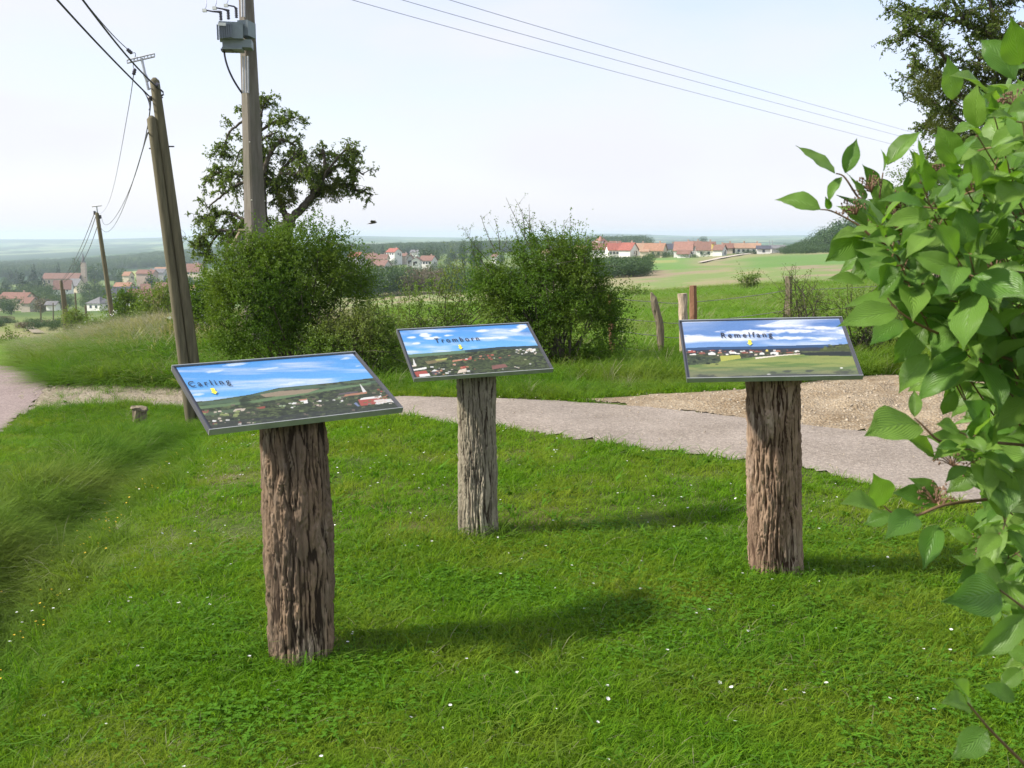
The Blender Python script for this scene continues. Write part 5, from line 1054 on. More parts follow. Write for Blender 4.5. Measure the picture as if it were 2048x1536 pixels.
# forest band behind the valley village and its continuation behind the other villages
u, y, x = uy(5200, -150, 720, 1380, 2450); k = ~((u > 225) & (u < 420) & (y < 1540)); u, y, x = u[k], y[k], x[k]; z = zg(x, y)
H = rng.uniform(10, 17, len(x)); scatter_trees('far_forest', np.stack([x, y, z - 1], 1), H, H * rng.uniform(.9, 1.5, len(x)), np.where(rng.random(len(x)) < .12, 4, rng.integers(0, 3, len(x))), 'long wooded ridge behind the valley village')
u, y, x = uy(4200, 700, 1290, 1250, 2400); z = zg(x, y)
H = rng.uniform(9, 17, len(x)) * np.where((u > 1180), 1.25, 1); scatter_trees('far_forest', np.stack([x, y, z - 1], 1), H, H * rng.uniform(.9, 1.5, len(x)), np.where(rng.random(len(x)) < .1, 4, rng.integers(0, 3, len(x))), 'belt of far woods above the middle village')
# wood below the middle village
u, y, x = uy(1150, 690, 1230, 262, 420); k = (y < 300 + 130 * sm(700, 760, u)) ; u, y, x = u[k], y[k], x[k]; z = zg(x, y)
H = np.clip(zrow(rng.uniform(527, 556, len(x)), y) - z, 2.5, 11); idx = np.where((u > 815) & (u < 885) & (y < 330) & (rng.random(len(x)) < .75), 5, np.where(rng.random(len(x)) < .16, 4, rng.integers(0, 3, len(x))))
scatter_trees('young_wood', np.stack([x, y, z - .3], 1), H, H * rng.uniform(.55, .95, len(x)), idx, 'green wood with a reddish brown patch below the middle village')
# wooded hill at the right
u, y, x = uy(900, 1575, 2100, 470, 640); z = zg(x, y); H = (4 + 11 * sm(1570, 1730, u)) * rng.uniform(.7, 1.15, len(x))
scatter_trees('hill_wood', np.stack([x, y, z - .5], 1), H, H * rng.uniform(.8, 1.4, len(x)) + 2, rng.integers(0, 3, len(x)), 'wooded rise at the right end of the farther village')
u, y, x = uy(420, 1560, 2100, 400, 445); z = zg(x, y); H = rng.uniform(2.6, 4.6, len(x))
scatter_trees('hedge_line', np.stack([x, y, z - .3], 1), H, H * rng.uniform(1., 1.6, len(x)), np.full(len(x), 2), 'long bushy hedge in front of the wooded rise', 'hedge')
# thicket at the left end of the right hand village field
u, y, x = uy(110, 1195, 1290, 205, 250); k = y > 206 + (1290 - u) * -.1; x, y, u = x[k], y[k], u[k]; z = zg(x, y); H = rng.uniform(2.6, 4.6, len(x))
scatter_trees('thicket', np.stack([x, y, z - .3], 1), H, H * rng.uniform(.9, 1.4, len(x)), rng.integers(0, 3, len(x)), 'dark thicket on the tan field beside the middle bush', 'thicket')

# houses
def hmat(name, c, **k):
    if name not in M: M[name] = plain(name, c, **k)
    return M[name]
WALLC = {'white': hmat('white_render', (.78, .76, .71), var=.06, scale=.6), 'cream': hmat('cream_render', (.66, .57, .42), var=.08, scale=.6), 'grey': hmat('grey_render', (.46, .45, .43), var=.08, scale=.6), 'pink': hmat('pinkish_stone_wall', (.50, .38, .31), var=.12, scale=.8), 'beige': hmat('beige_render', (.52, .44, .35), var=.1, scale=.6)}
def tile(name, c):
    m, t, b = nodes(name); b.inputs['Roughness'].default_value = .85; b.inputs['Specular IOR Level'].default_value = .2
    f = noise(t, 1.2, 5, .7, obj=True); t.links.new(ramp(t, f, [(.3, tuple(q * .72 for q in c)), (.7, tuple(min(1, q * 1.25) for q in c))]), b.inputs['Base Color'])
    w = N(t, 'ShaderNodeTexWave'); w.inputs['Scale'].default_value = 3.2; w.bands_direction = 'Z'; g = t.nodes.new('ShaderNodeTexCoord'); t.links.new(g.outputs['Object'], w.inputs['Vector']); bump(t, b, w.outputs['Fac'], .05); return m
ROOFC = {'orange': tile('orange_tiles', (.36, .20, .13)), 'red': tile('red_tiles', (.36, .125, .095)), 'pinkred': tile('pale_red_tiles', (.34, .185, .145)), 'brown': tile('brown_tiles', (.235, .135, .105)), 'dark': tile('dark_slates', (.085, .085, .105)), 'grey': tile('grey_slates', (.19, .185, .19)), 'redbrown': tile('red_brown_tiles', (.24, .13, .10)), 'tan': tile('tan_tiles', (.38, .24, .16))}
M['pane'] = plain('window_glass', (.06, .07, .09), .15, var=.1, spec=.6); M['chimney'] = plain('chimney_render', (.42, .30, .24), .9)
def house(name, label, u0, u1, ridge, eave, Y, gable='r', gf=.3, Wd=8.0, wall='white', roof='brown', hip=False, nw=3, cat='house', group=None, chim=1, gwall=None, door=True, low=0., base=None):
    """u0..u1 width in the photo, rows of ridge and eave, gf = share of the width taken by the gable end at side `gable`"""
    HOUSES.append(((u0 + u1) / 2, eave, label)); BOXES.append((u0, u1, eave, Y)); um = (u0 + u1) / 2; ze, zr = float(zrow(eave, Y)), float(zrow(ridge, Y)); x = float(X_(um, Y, ze)); zb = zgf(x, Y) - .6 if base is None else float(zrow(base, Y)) - .4
    zb = min(zb, ze - 1.8); wid = (u1 - u0) / F * Y; 
    if gf >= .95: thv = R(90); Wd = wid; Ln = max(9., wid * 1.2)
    else:
        sn = min(.92, gf * wid / Wd); thv = math.asin(sn); Ln = max(3., (1 - gf) * wid / math.cos(thv))
    rz = -thv if gable == 'r' else thv
    e = empty(name, (x, Y + Wd * .4, zb), label, cat, group, rz)
    he, hr = ze - zb, max(zr - zb, ze - zb + .8); a, w = Ln / 2, Wd / 2; b_ = MB()
    inset = w * .9 if hip else 0
    V = [(-a, -w, 0), (a, -w, 0), (a, w, 0), (-a, w, 0), (-a, -w, he), (a, -w, he), (a, w, he), (-a, w, he)]
    if hip: me = mesh('wall', V, [[[0, 1, 5, 4], [1, 2, 6, 5], [2, 3, 7, 6], [3, 0, 4, 7], [4, 5, 6, 7]]], [WALLC[wall]])
    else:
        V += [(-a, 0, hr - .06), (a, 0, hr - .06)]; me = mesh('wall', V, [[[0, 1, 5, 4], [2, 3, 7, 6], [1, 2, 6, 5], [3, 0, 4, 7], [4, 5, 9, 8], [6, 7, 8, 9]], [[5, 6, 9], [7, 4, 8]]], [WALLC[wall]])
    link('wall', me, e)
    ov, th2 = .45, .20; sl_ = (hr - he) / w; ze2 = he - ov * sl_; ax = a + ov
    if hip:
        P = [(-ax, -w - ov, he - .05), (ax, -w - ov, he - .05), (ax, w + ov, he - .05), (-ax, w + ov, he - .05), (-ax, -w - ov, he + .1), (ax, -w - ov, he + .1), (ax, w + ov, he + .1), (-ax, w + ov, he + .1), (-a + inset, 0, hr), (a - inset, 0, hr)]
        ro = mesh('roof', P, [[[0, 1, 5, 4], [1, 2, 6, 5], [2, 3, 7, 6], [3, 0, 4, 7], [3, 2, 1, 0], [4, 5, 9, 8], [6, 7, 8, 9]], [[5, 6, 9], [7, 4, 8]]], [ROOFC[roof]])
    else:
        P = []
        for X in (-ax, ax): P += [(X, -w - ov, ze2), (X, 0, hr), (X, w + ov, ze2), (X, w + ov, ze2 + th2), (X, 0, hr + th2), (X, -w - ov, ze2 + th2)]
        ro = mesh('roof', P, [[[5, 11, 10, 4], [4, 10, 9, 3], [0, 1, 7, 6], [1, 2, 8, 7], [0, 6, 11, 5], [2, 3, 9, 8], [0, 5, 4, 1], [1, 4, 3, 2], [6, 7, 10, 11], [7, 8, 9, 10]]], [ROOFC[roof]])
    ro_ = link('roof', ro, e)
    if chim:
        b_ = MB(); b_.box((a * .45, w * .15, hr + .35), (.7, .6, 1.5)); b_.build('chimney', M['chimney'], ro_)
    zw = max(1.3, he - 1.3)
    for k in range(nw):
        if Ln < 5: break
        xx = -a + Ln * (k + .7) / (nw + .4); b_ = MB(); b_.box((xx, -w - .03, zw), (1.1, .1, 1.2)); b_.build('window', M['pane'], e)
    sx = 1 if gable == 'r' else -1
    if gf > .12:
        b_ = MB(); b_.box((sx * (a + .03), 0, zw), (.1, 1.1, 1.2)); b_.build('window', M['pane'], e)
        if door: b_ = MB(); b_.box((sx * (a + .03), w * .5, max(1.6, he - 1.9)), (.1, 1.1, 2.0)); b_.build('door', M['limb'], e)
    return e
HOUSES = []; BOXES = []
G1, G2_, G3_ = 'houses of the valley village', 'houses of the middle village', 'houses of the village on the field edge'
# --- valley village (left)
house('long_farmhouse', 'long brown roofed house behind trees at the left edge', -6, 62, 586, 597, 480, 'r', .12, 9, 'beige', 'redbrown', group=G1)
house('village_house', 'brown roofed house with small beige wall below the conifers', 42, 66, 596, 606, 440, 'r', .2, 7, 'beige', 'brown', group=G1, nw=1)
house('red_roofed_house', 'house with mottled red roof in front of the church', 104, 141, 561, 578, 760, 'l', .12, 9, 'white', 'redbrown', group=G1)
house('slate_roofed_house', 'slate roofed house with sunlit gable below the steeple', 134, 164, 558, 571, 780, 'r', .26, 9, 'cream', 'grey', group=G1, nw=2)
house('white_bungalow', 'white bungalow with hipped grey roof beside the thin pole', 172, 216, 594, 607, 420, 'r', .3, 8, 'white', 'grey', hip=True, group=G1, nw=2, chim=0, base=621)
house('dark_roofed_barn', 'big dark slate roof left of the red brown roof', 214, 270, 575, 592, 440, 'l', .1, 11, 'white', 'dark', group=G1, nw=2)
house('orange_roofed_house', 'orange roof rising behind the big dark roof', 226, 262, 566, 576, 520, 'r', .12, 8, 'cream', 'orange', group=G1, nw=0)
house('red_brown_barn', 'wide red brown roof behind the bright green bush', 248, 322, 580, 606, 330, 'l', .12, 10, 'grey', 'redbrown', group=G1, nw=0)
house('brown_roofed_house', 'small brown house behind the red brown roof', 272, 300, 569, 578, 430, 'l', .5, 8, 'grey', 'brown', group=G1, nw=1)
house('village_house', 'dull brown roof half hidden left of the twin poles', 308, 345, 566, 576, 420, 'r', .1, 8, 'beige', 'brown', group=G1, nw=0)
house('small_orange_house', 'tiny orange roofed house among trees below the bright field', 245, 262, 544, 551, 700, 'r', .2, 7, 'cream', 'orange', group=G1, nw=0, chim=0)
house('long_red_house', 'long low red brown roofs below the bright field', 272, 310, 540, 547, 720, 'r', .08, 8, 'pink', 'redbrown', group=G1, nw=0)
house('long_grey_house', 'long low grey roof next to the low red brown roofs', 300, 330, 538, 545, 740, 'r', .08, 8, 'grey', 'grey', group=G1, nw=0, chim=0)
house('orange_roofed_house', 'far orange roof touching the twin poles', 306, 348, 535, 540, 800, 'r', .1, 8, 'cream', 'orange', group=G1, nw=0, chim=0)
house('brick_red_house', 'broad brick red roof right of the twin poles', 368, 404, 528, 543, 700, 'r', .15, 10, 'cream', 'redbrown', group=G1, nw=2)
house('grey_gabled_house', 'pale grey roof peeping over the brick red roof', 382, 396, 523, 530, 760, 'l', .5, 7, 'grey', 'grey', group=G1, nw=0, chim=0)
house('orange_gabled_house', 'orange roof with white gable low beside the elder bush', 376, 393, 571, 581, 420, 'r', .4, 7, 'white', 'orange', group=G1, nw=0)
house('white_trailer', 'long white shed on the grass behind the short poles', 92, 114, 607, 609, 300, 'r', .1, 2.6, 'white', 'grey', group=G1, nw=0, chim=0, cat='shed', door=False, base=612)
# church
Yc_ = 880; cz = float(zrow(562, Yc_)); cx_ = float(X_(169, Yc_, cz))
ch = empty('village_church', (cx_, Yc_, cz - 6), 'stone church with tall steeple and long grey nave roof', 'church')
b_ = MB(); wt = 8.5 / F * Yc_; b_.box((0, 0, 9.5), (wt, wt, 19 + 3)); b_.V[0][:, 2] += 0; b_.build('tower', WALLC['pink'], ch)
tz = float(zrow(526, Yc_)) - (cz - 6)
b_ = MB(); b_.box((0, 0, tz - 4), (wt * 1.02, wt * 1.02, .8)); b_.build('cornice', WALLC['beige'], ch)
b_ = MB(); b_.box((0, 0, (20 + tz) / 2), (wt * .9, wt * .9, abs(tz - 20) + 1)); b_.build('belfry', WALLC['pink'], ch)
for sx_ in (-.22, .22):
    b_ = MB(); b_.box((sx_ * wt, -wt * .455, tz - 5), (.9, .3, 5)); b_.build('louvre_opening', M['pane'], ch)
sz_ = float(zrow(505, Yc_)) - (cz - 6); b_ = MB(); b_.tube([(0, 0, tz + .2), (0, 0, tz + 1.2), (0, 0, sz_)], [wt * .58, wt * .42, .12], 8); b_.build('spire', ROOFC['grey'], ch)
for (xa, xb, za, zr_) in ((90, 164, 558, 550),):
    W_ = (xb - xa) / F * Yc_; xc = float(X_((xa + xb) / 2, Yc_, cz)) - cx_; h1, h2 = float(zrow(za, Yc_)) - cz + 6, float(zrow(zr_ - 3, Yc_)) - cz + 6; w = 6
    V = [(xc - W_ / 2, -w, 0), (xc + W_ / 2, -w, 0), (xc + W_ / 2, w, 0), (xc - W_ / 2, w, 0), (xc - W_ / 2, -w, h1), (xc + W_ / 2, -w, h1), (xc + W_ / 2, w, h1), (xc - W_ / 2, w, h1), (xc - W_ / 2, 0, h2), (xc + W_ / 2, 0, h2)]
    link('nave', mesh('nave', V, [[[0, 1, 5, 4], [2, 3, 7, 6], [1, 2, 6, 5], [3, 0, 4, 7]], [[5, 6, 9], [7, 4, 8]]], [WALLC['pink']]), ch)
    P = [(x, y * 1.08, z + .15) for x, y, z in V[4:]]; P2 = [(x, y * 1.08, z + .5) for x, y, z in V[4:]]
    link('nave_roof', mesh('nave_roof', P + P2, [[[6, 7, 11, 10], [6 + 0, 7 + 0, 11, 10], [8 - 2, 11 - 4, 11, 10], [0, 1, 7, 6], [2, 3, 9, 8]][:0] + [[0, 1, 5, 4], [2, 3, 4, 5], [6, 10, 11, 7], [8, 11, 10, 9], [0, 6, 7, 1], [2, 8, 9, 3]], [[0, 4, 3], [6, 9, 10], [1, 2, 5], [7, 11, 8]]], [ROOFC['brown']]), ch)
    for k in range(8): b_ = MB(); b_.box((xc - W_ / 2 + W_ * (k + .6) / 8.2, -w - .1, h1 - 2.2), (1.1, .3, 2.6)); b_.build('window', M['pane'], ch)
# --- middle village
house('red_roofed_house', 'red roofed house with grey gable next to the big dark bush', 696, 726, 505, 513, 620, 'r', .28, 9, 'grey', 'red', group=G2_, nw=0)
house('brown_roofed_house', 'long brown roofed house left of the bright red roof', 728, 752, 507, 517, 640, 'r', .1, 9, 'white', 'brown', group=G2_, nw=2)
house('brown_roofed_house', 'brown roof with a strip of cream wall below the bright red roof', 748, 776, 509, 518, 625, 'r', .1, 9, 'cream', 'brown', group=G2_, nw=3)
house('white_red_house', 'white house with bright red roof, highest of the middle village', 772, 802, 497, 504, 690, 'r', .42, 9, 'white', 'red', group=G2_, nw=3)
house('double_gabled_house', 'brown roofed house with a sunlit left gable nearest the wood', 735, 781, 521, 532, 560, 'r', .26, 9, 'grey', 'brown', group=G2_, nw=0)
house('garden_house', 'small white gable in front of the brown roof by the wood', 734, 747, 523, 530, 545, 'l', .97, 5, 'cream', 'brown', group=G2_, nw=0, chim=0)
house('low_brown_house', 'low brown roof just right of the white red house', 800, 816, 507, 512, 700, 'r', .3, 8, 'beige', 'brown', group=G2_, nw=0)
house('small_gabled_house', 'small grey gabled house between the round tree and white red house', 815, 828, 510, 518, 640, 'l', .95, 6, 'grey', 'brown', group=G2_, nw=0)
house('far_grey_house', 'small slate roof at the back beside the round tree', 820, 838, 500, 505, 780, 'r', .2, 8, 'white', 'grey', group=G2_, nw=0, chim=0)
house('brown_bungalow', 'brown roofed bungalow with white front and pale right gable', 838, 873, 512, 521, 570, 'r', .28, 9, 'white', 'brown', group=G2_, nw=4)
house('porch_wing', 'white gabled wing at the left end of the brown bungalow', 825, 841, 514, 520, 560, 'l', .97, 6, 'white', 'brown', group=G2_, nw=0, chim=0)
house('village_house', 'small pale house seen through the left shoots of the round bush', 983, 1000, 508, 514, 640, 'r', .5, 8, 'white', 'brown', group=G2_, nw=0)
house('village_house', 'low cream house seen over the top of the round bush', 1085, 1110, 500, 506, 640, 'r', .3, 8, 'cream', 'tan', group=G2_, nw=0)
house('village_house', 'cream house with tan roof just right of the round bush top', 1146, 1176, 492, 498, 600, 'r', .3, 8, 'cream', 'tan', group=G2_, nw=1)
# --- village at the field edge
house('red_roofed_hall', 'long hall under one broad red roof beside the square tower', 1184, 1246, 483, 499, 500, 'r', .12, 12, 'white', 'redbrown', group=G3_, nw=5, chim=0)
house('hall_annexe', 'white walled annexe with red roof right of the hall', 1214, 1246, 487, 500, 485, 'l', .08, 9, 'white', 'red', group=G3_, nw=4, chim=1)
tw = empty('square_tower', at(1201, 500, 506), 'white square tower with red pyramid roof', 'tower', G3_)
b_ = MB(); tb = 15 / F * 506; th3 = float(zrow(482, 506) - zrow(506, 506)); b_.box((0, 0, th3 / 2 - 1.5), (tb, tb, th3), np.array(Matrix.Rotation(R(-25), 3, 'Z'))); b_.build('wall', WALLC['white'], tw)
b_ = MB(); b_.tube([(0, 0, th3 - 1.6), (0, 0, th3 - 1.4), (0, 0, th3 + 1.0)], [tb * .85, tb * .85, .1], 4); b_.build('roof', ROOFC['pinkred'], tw)
b_ = MB(); b_.box((-.4, -tb * .58, th3 - 3.2), (.8, .3, .8), np.array(Matrix.Rotation(R(-25), 3, 'Z'))); b_.build('window', M['pane'], tw)
house('red_barn', 'red roofed barn with tall white gable facing the field', 1238, 1281, 486, 500, 470, 'r', .50, 11, 'white', 'red', group=G3_, nw=0, chim=1, base=512)
house('brown_roofed_house', 'brown roofed house behind the white barn gable', 1268, 1297, 487, 498, 520, 'r', .3, 9, 'grey', 'tan', group=G3_, nw=0)
house('orange_roofed_house', 'orange roofed house above the dark slanting hedge', 1287, 1339, 487, 501, 470, 'r', .30, 10, 'cream', 'orange', group=G3_, nw=3)
house('garden_shed', 'little brown shed in front of the orange roofed house', 1280, 1300, 501, 503, 455, 'r', .2, 4, 'cream', 'tan', group=G3_, nw=0, chim=0, cat='shed', door=False)
house('dark_roofed_house', 'dark roofed house between the orange and pale red roofs', 1334, 1354, 488, 498, 520, 'r', .1, 9, 'white', 'dark', group=G3_, nw=0)
house('pale_red_house', 'large house with pale red roof behind the round shrubs', 1348, 1394, 484, 501, 455, 'r', .26, 11, 'white', 'pinkred', group=G3_, nw=2)
house('reddish_house', 'reddish roof and shaded gable behind the large pale red one', 1378, 1408, 483, 492, 500, 'r', .3, 9, 'grey', 'redbrown', group=G3_, nw=0)
house('white_garage', 'small white garage with purple brown roof behind the left round shrub', 1355, 1386, 501, 508, 430, 'r', .3, 6, 'white', 'brown', group=G3_, nw=1, chim=0, base=519)
house('brown_white_house', 'tall white house with brown roof right of the round shrubs', 1393, 1438, 484, 500, 445, 'r', .27, 10, 'white', 'brown', group=G3_, nw=2, base=519)
house('brown_gabled_house', 'brown roofed house with wide pale gable by the gravel road', 1426, 1461, 490, 500, 435, 'r', .52, 10, 'white', 'brown', group=G3_, nw=2, base=511)
house('reddish_house', 'small reddish roof just behind the wide pale gable', 1448, 1470, 487, 496, 480, 'r', .25, 8, 'beige', 'redbrown', group=G3_, nw=0)
house('long_bungalow', 'long low bungalow with tan roof and white front', 1468, 1502, 487, 496, 480, 'l', .06, 9, 'white', 'tan', group=G3_, nw=3, base=505)
house('tan_roofed_house', 'tan roofed house with pale gable ending the long bungalow', 1496, 1528, 487, 496, 490, 'r', .3, 9, 'white', 'tan', group=G3_, nw=1)
house('white_dark_house', 'white house with low dark roof beside the utility posts', 1514, 1548, 492, 498, 450, 'r', .25, 9, 'white', 'dark', group=G3_, nw=1, chim=0, base=506)
house('grey_roofed_house', 'grey roof half hidden by the bushy rise', 1544, 1574, 491, 497, 470, 'r', .1, 9, 'grey', 'grey', group=G3_, nw=0, chim=0)
yb = empty('yellow_turret', at(1426, 497, 440), 'narrow yellow turret on the white house', 'turret', G3_); b_ = MB(); b_.box((0, 0, .4), (1.0, .9, 3.0)); b_.build('wall', hmat('yellow_render', (.72, .56, .16), var=.05), yb); b_ = MB(); b_.box((0, 0, 2.0), (1.2, 1.1, .25)); b_.build('cap', ROOFC['brown'], yb)
sh = empty('dark_shed', at(1347, 535, 400), 'flat grey and dark shed below the white wall', 'shed'); b_ = MB(); b_.box((-1.6, 0, .75), (3.5, 3, 1.9)); b_.build('wall', WALLC['grey'], sh); b_ = MB(); b_.box((1.5, .1, .75), (2.4, 3, 1.9)); b_.build('door', M['pane'], sh); b_ = MB(); b_.box((0, 0, 1.75), (6.2, 3.2, .15)); b_.build('roof', ROOFC['dark'], sh)
wl = empty('garden_wall', at(1363, 531, 412), 'long low white garden wall below the round shrubs', 'wall'); b_ = MB(); b_.box((0, 0, .4), (12.4, .3, 1.9)); b_.build('wall', WALLC['white'], wl); b_ = MB(); b_.box((-0, 0, 1.4), (12.6, .5, .12)); b_.build('coping', M['white'], wl)
gr = []
ra = [(1400, 527), (1440, 518), (1480, 511), (1520, 506), (1560, 503)]; P = np.array([tuple(hit(u, r, 600)) for u, r in ra])
V = []; 
for p in P: V += [(p[0], p[1] - 2.0, zgf(p[0], p[1] - 2.0) + .35), (p[0] + .5, p[1] + 7.5, zgf(p[0], p[1] + 7.5) + .35)]
tag(link('village_road', mesh('village_road', V, [[[2 * k, 2 * k + 2, 2 * k + 3, 2 * k + 1] for k in range(4)]], [hmat('pale_gravel', (.46, .40, .33))], True)), 'pale gravel road at the foot of the village', kind='structure')
for (u, lab) in ((1539, 'left one of two thin utility posts by the dark roofed house'), (1544.5, 'right one of two thin utility posts by the dark roofed house')):
    wood_pole(u, 480, u, 501, 455, .12, .14, lab, group='village posts', mat='greymetal')
# trees and shrubs around the houses
ftree(1369, 508, 418, 16, 'bush', 'left one of two round clipped shrubs above the white wall'); ftree(1388, 507, 417, 19, 'bush', 'right one of two round clipped shrubs above the white wall')
ftree(1410, 503, 432, 18, 'bush', 'rounded shrub against the tall white house'); ftree(1475, 503, 440, 8, 'bush', 'tiny shrub on the lawn of the long bungalow')
for k in range(7): ftree(1490 + k * 4.2, 499 + (k % 2), 452, 8, 'bush', 'dark clipped hedge bush left of the white house with dark roof', 'hedge before the white dark roofed house')
for k in range(13): ftree(1288 + k * 4.6, 508 - k * .75, 430 + k * 3, 9, 'bush', 'dark hedge bush in the slanting row below the orange roof', 'slanting hedge row')
ftree(1298, 503, 300, 22, 'pale', 'loose grey green tree at the right end of the thicket'); ftree(1205, 518, 262, 20, 'round', 'tall dark tree at the left end of the thicket')
ftree(1403, 471, 1500, 22, 'round', 'lone round tree on the skyline above the brown roof'); ftree(1300, 481, 640, 14, 'round', 'tree top behind the orange roof')
ftree(858, 489, 660, 48, 'round', 'big round green tree behind the brown bungalow'); ftree(731, 484, 900, 34, 'round', 'large pale round tree on the left above the middle village'); ftree(766, 490, 860, 16, 'conifer', 'pointed dark tree left of the white red house')
for (u, top, w, nm) in ((946, 474, 9, 'second poplar from the left'), (953, 471, 9, 'third poplar from the left'), (960, 473, 9, 'rightmost slim poplar'), (925, 478, 14, 'broadest leftmost poplar')): ftree(u, top, 560, w, 'poplar', nm + ' in the row beyond the shoots of the round bush', 'poplars beyond the round bush')
for (u, top, Y, w, k, lab) in ((68, 526, 900, 20, 'conifer', 'tall dark conifer left of the church nave'), (117, 523, 960, 15, 'conifer', 'dark conifer rising behind the nave roof'), (45, 545, 700, 34, 'conifer', 'broad dark conifer group nearest the left village'), (82, 546, 720, 24, 'conifer', 'dark conifer right of the broad group'),
        (155, 515, 960, 24, 'round', 'round tree directly left of the steeple'), (188, 526, 900, 40, 'round', 'broad tree directly right of the steeple'), (178, 560, 620, 40, 'pale', 'pale rounded tree below the church'), (22, 594, 400, 34, 'pale', 'light green tree in front of the brown farmhouse'), (80, 592, 380, 32, 'brown', 'brownish tree above the valley field'),
        (98, 570, 560, 26, 'round', 'dark round tree in front of the red roof'), (6, 590, 420, 26, 'round', 'dark tree at the left frame edge'), (245, 533, 760, 30, 'round', 'tree left of the bright field'), (300, 541, 640, 30, 'conifer', 'dark conifer below the long low roofs')):
    ftree(u, top, Y, w, k, lab)
def short(lab, room):
    w = lab.split(); stops = [i for i, q in enumerate(w) if q in ('with', 'beside', 'behind', 'in', 'left', 'right', 'below', 'next', 'under', 'at', 'among', 'seen', 'half', 'between', 'by', 'nearest', 'just', 'rising', 'touching', 'above', 'facing', 'low', 'peeping', 'and')] + [len(w)]
    k = [i for i in stops if 1 < i <= room]; return ' '.join(w[:max(k)]) if k else ' '.join(w[:room])
def near_label(u, top, kind, w):
    hs_ = [(abs(u - hu) + 1.2 * abs(top + 8 - hr), hu, hr, hl) for hu, hr, hl in HOUSES]; d, hu, hr, hl = min(hs_)
    tone = {'round': 'green leafy tree', 'pale': 'pale green tree', 'conifer': 'dark pointed conifer', 'bush': 'green shrub', 'poplar': 'slim poplar', 'brown': 'brownish tree'}[kind]
    rel = ('just left of' if u < hu - 10 else 'just right of' if u > hu + 10 else ('rising behind' if top < hr - 4 else 'standing in front of')) if d < 45 else ('some way left of' if u < hu else 'some way right of')
    size = 'broad ' if w > 25 else 'small ' if w < 17 else ''
    return size + tone + ' ' + rel + ' the ' + short(hl, 7)
USED = {}
def belt(n, u0, u1, t0, t1, y0, y1, w0, w1, kinds, lab, grp):
    for _ in range(n):
        u = random.uniform(u0, u1); f = random.random(); Y = y0 + (y1 - y0) * f; top = t0 + (t1 - t0) * f + random.uniform(-4, 4); w_ = random.uniform(w0, w1); kd = random.choice(kinds); lb = near_label(u, top, kd, w_) if y1 > 250 else lab
        tries = 0; blk = lambda: any(Y < hY + 8 and u + w_ / 2 > a_ + .3 * (b_ - a_) and u - w_ / 2 < b_ - .3 * (b_ - a_) and top < he_ + 1 for a_, b_, he_, hY in BOXES)
        if blk() and not ('bush' in lab or 'scrub' in lab): USED.setdefault(lb, 1)
        while not ('bush' in lab or 'scrub' in lab) and (USED.get(lb) or len(lb.split()) > 16 or blk()) and tries < 300:
            tries += 1; u = random.uniform(u0, u1); f = random.random(); Y = y0 + (y1 - y0) * f; top = t0 + (t1 - t0) * f + random.uniform(-4, 4); w_ = random.uniform(w0, w1); kd = random.choice(kinds); lb = near_label(u, top, kd, w_)
        if 'bush' in lab or 'scrub' in lab: lb = lab
        elif blk(): continue
        elif USED.get(lb) or len(lb.split()) > 16: lb = lab
        ftree(u, top, Y, w_, kd, lb, grp if lb == lab else grp, trunk=False); USED[lb] = 1
belt(34, 0, 100, 605, 560, 380, 700, 18, 34, ['round', 'round', 'pale', 'conifer'], 'green tree around the farmhouse at the left edge', 'trees around the left farmhouse')
belt(30, 100, 240, 604, 560, 400, 700, 14, 28, ['round', 'round', 'pale'], 'green tree between church and bungalow', 'trees between church and bungalow')
belt(34, 215, 420, 588, 545, 400, 760, 14, 28, ['round', 'round', 'pale', 'conifer'], 'green tree among the roofs behind the twin poles', 'trees among the roofs behind the twin poles')
belt(26, 330, 430, 596, 555, 330, 600, 16, 28, ['round', 'pale'], 'green tree right of the twin poles in the valley', 'valley trees right of the twin poles')
belt(26, 0, 240, 568, 534, 800, 1150, 16, 28, ['round', 'conifer'], 'dark tree below the wooded ridge by the church', 'trees below the ridge by the church')
belt(30, 700, 980, 526, 498, 560, 900, 12, 24, ['round', 'round', 'pale'], 'green tree among houses of the middle village', 'trees of the middle village')
belt(22, 870, 1190, 512, 494, 560, 900, 14, 24, ['round', 'pale', 'poplar'], 'green tree behind the round bush', 'trees behind the round bush')
belt(12, 1230, 1560, 496, 486, 560, 800, 8, 14, ['round', 'pale'], 'small tree between the roofs at the field edge', 'trees of the field edge village')
belt(22, -60, 130, 652, 628, 140, 240, 20, 40, ['bush', 'round', 'brown'], 'scrubby bush on the valley slope beyond the lane', 'scrub beyond the lane')
belt(14, 60, 160, 650, 636, 110, 180, 18, 30, ['bush'], 'grey green bush left of the short poles', 'bushes left of the short poles')
# valley lane seen again below
P = [hit(u, r, 400) for u, r in ((78, 668), (62, 658), (52, 650), (60, 645))]; V = []
for p in P: V += [(p.x - .6, p.y, zgf(p.x - .9, p.y) + .12), (p.x + .6, p.y, zgf(p.x + .6, p.y) + .12)]
tag(link('lane_below', mesh('lane_below', V, [[[2 * k, 2 * k + 1, 2 * k + 3, 2 * k + 2] for k in range(3)]], [M['link']], True)), 'grey lane reappearing on the slope below', kind='structure')

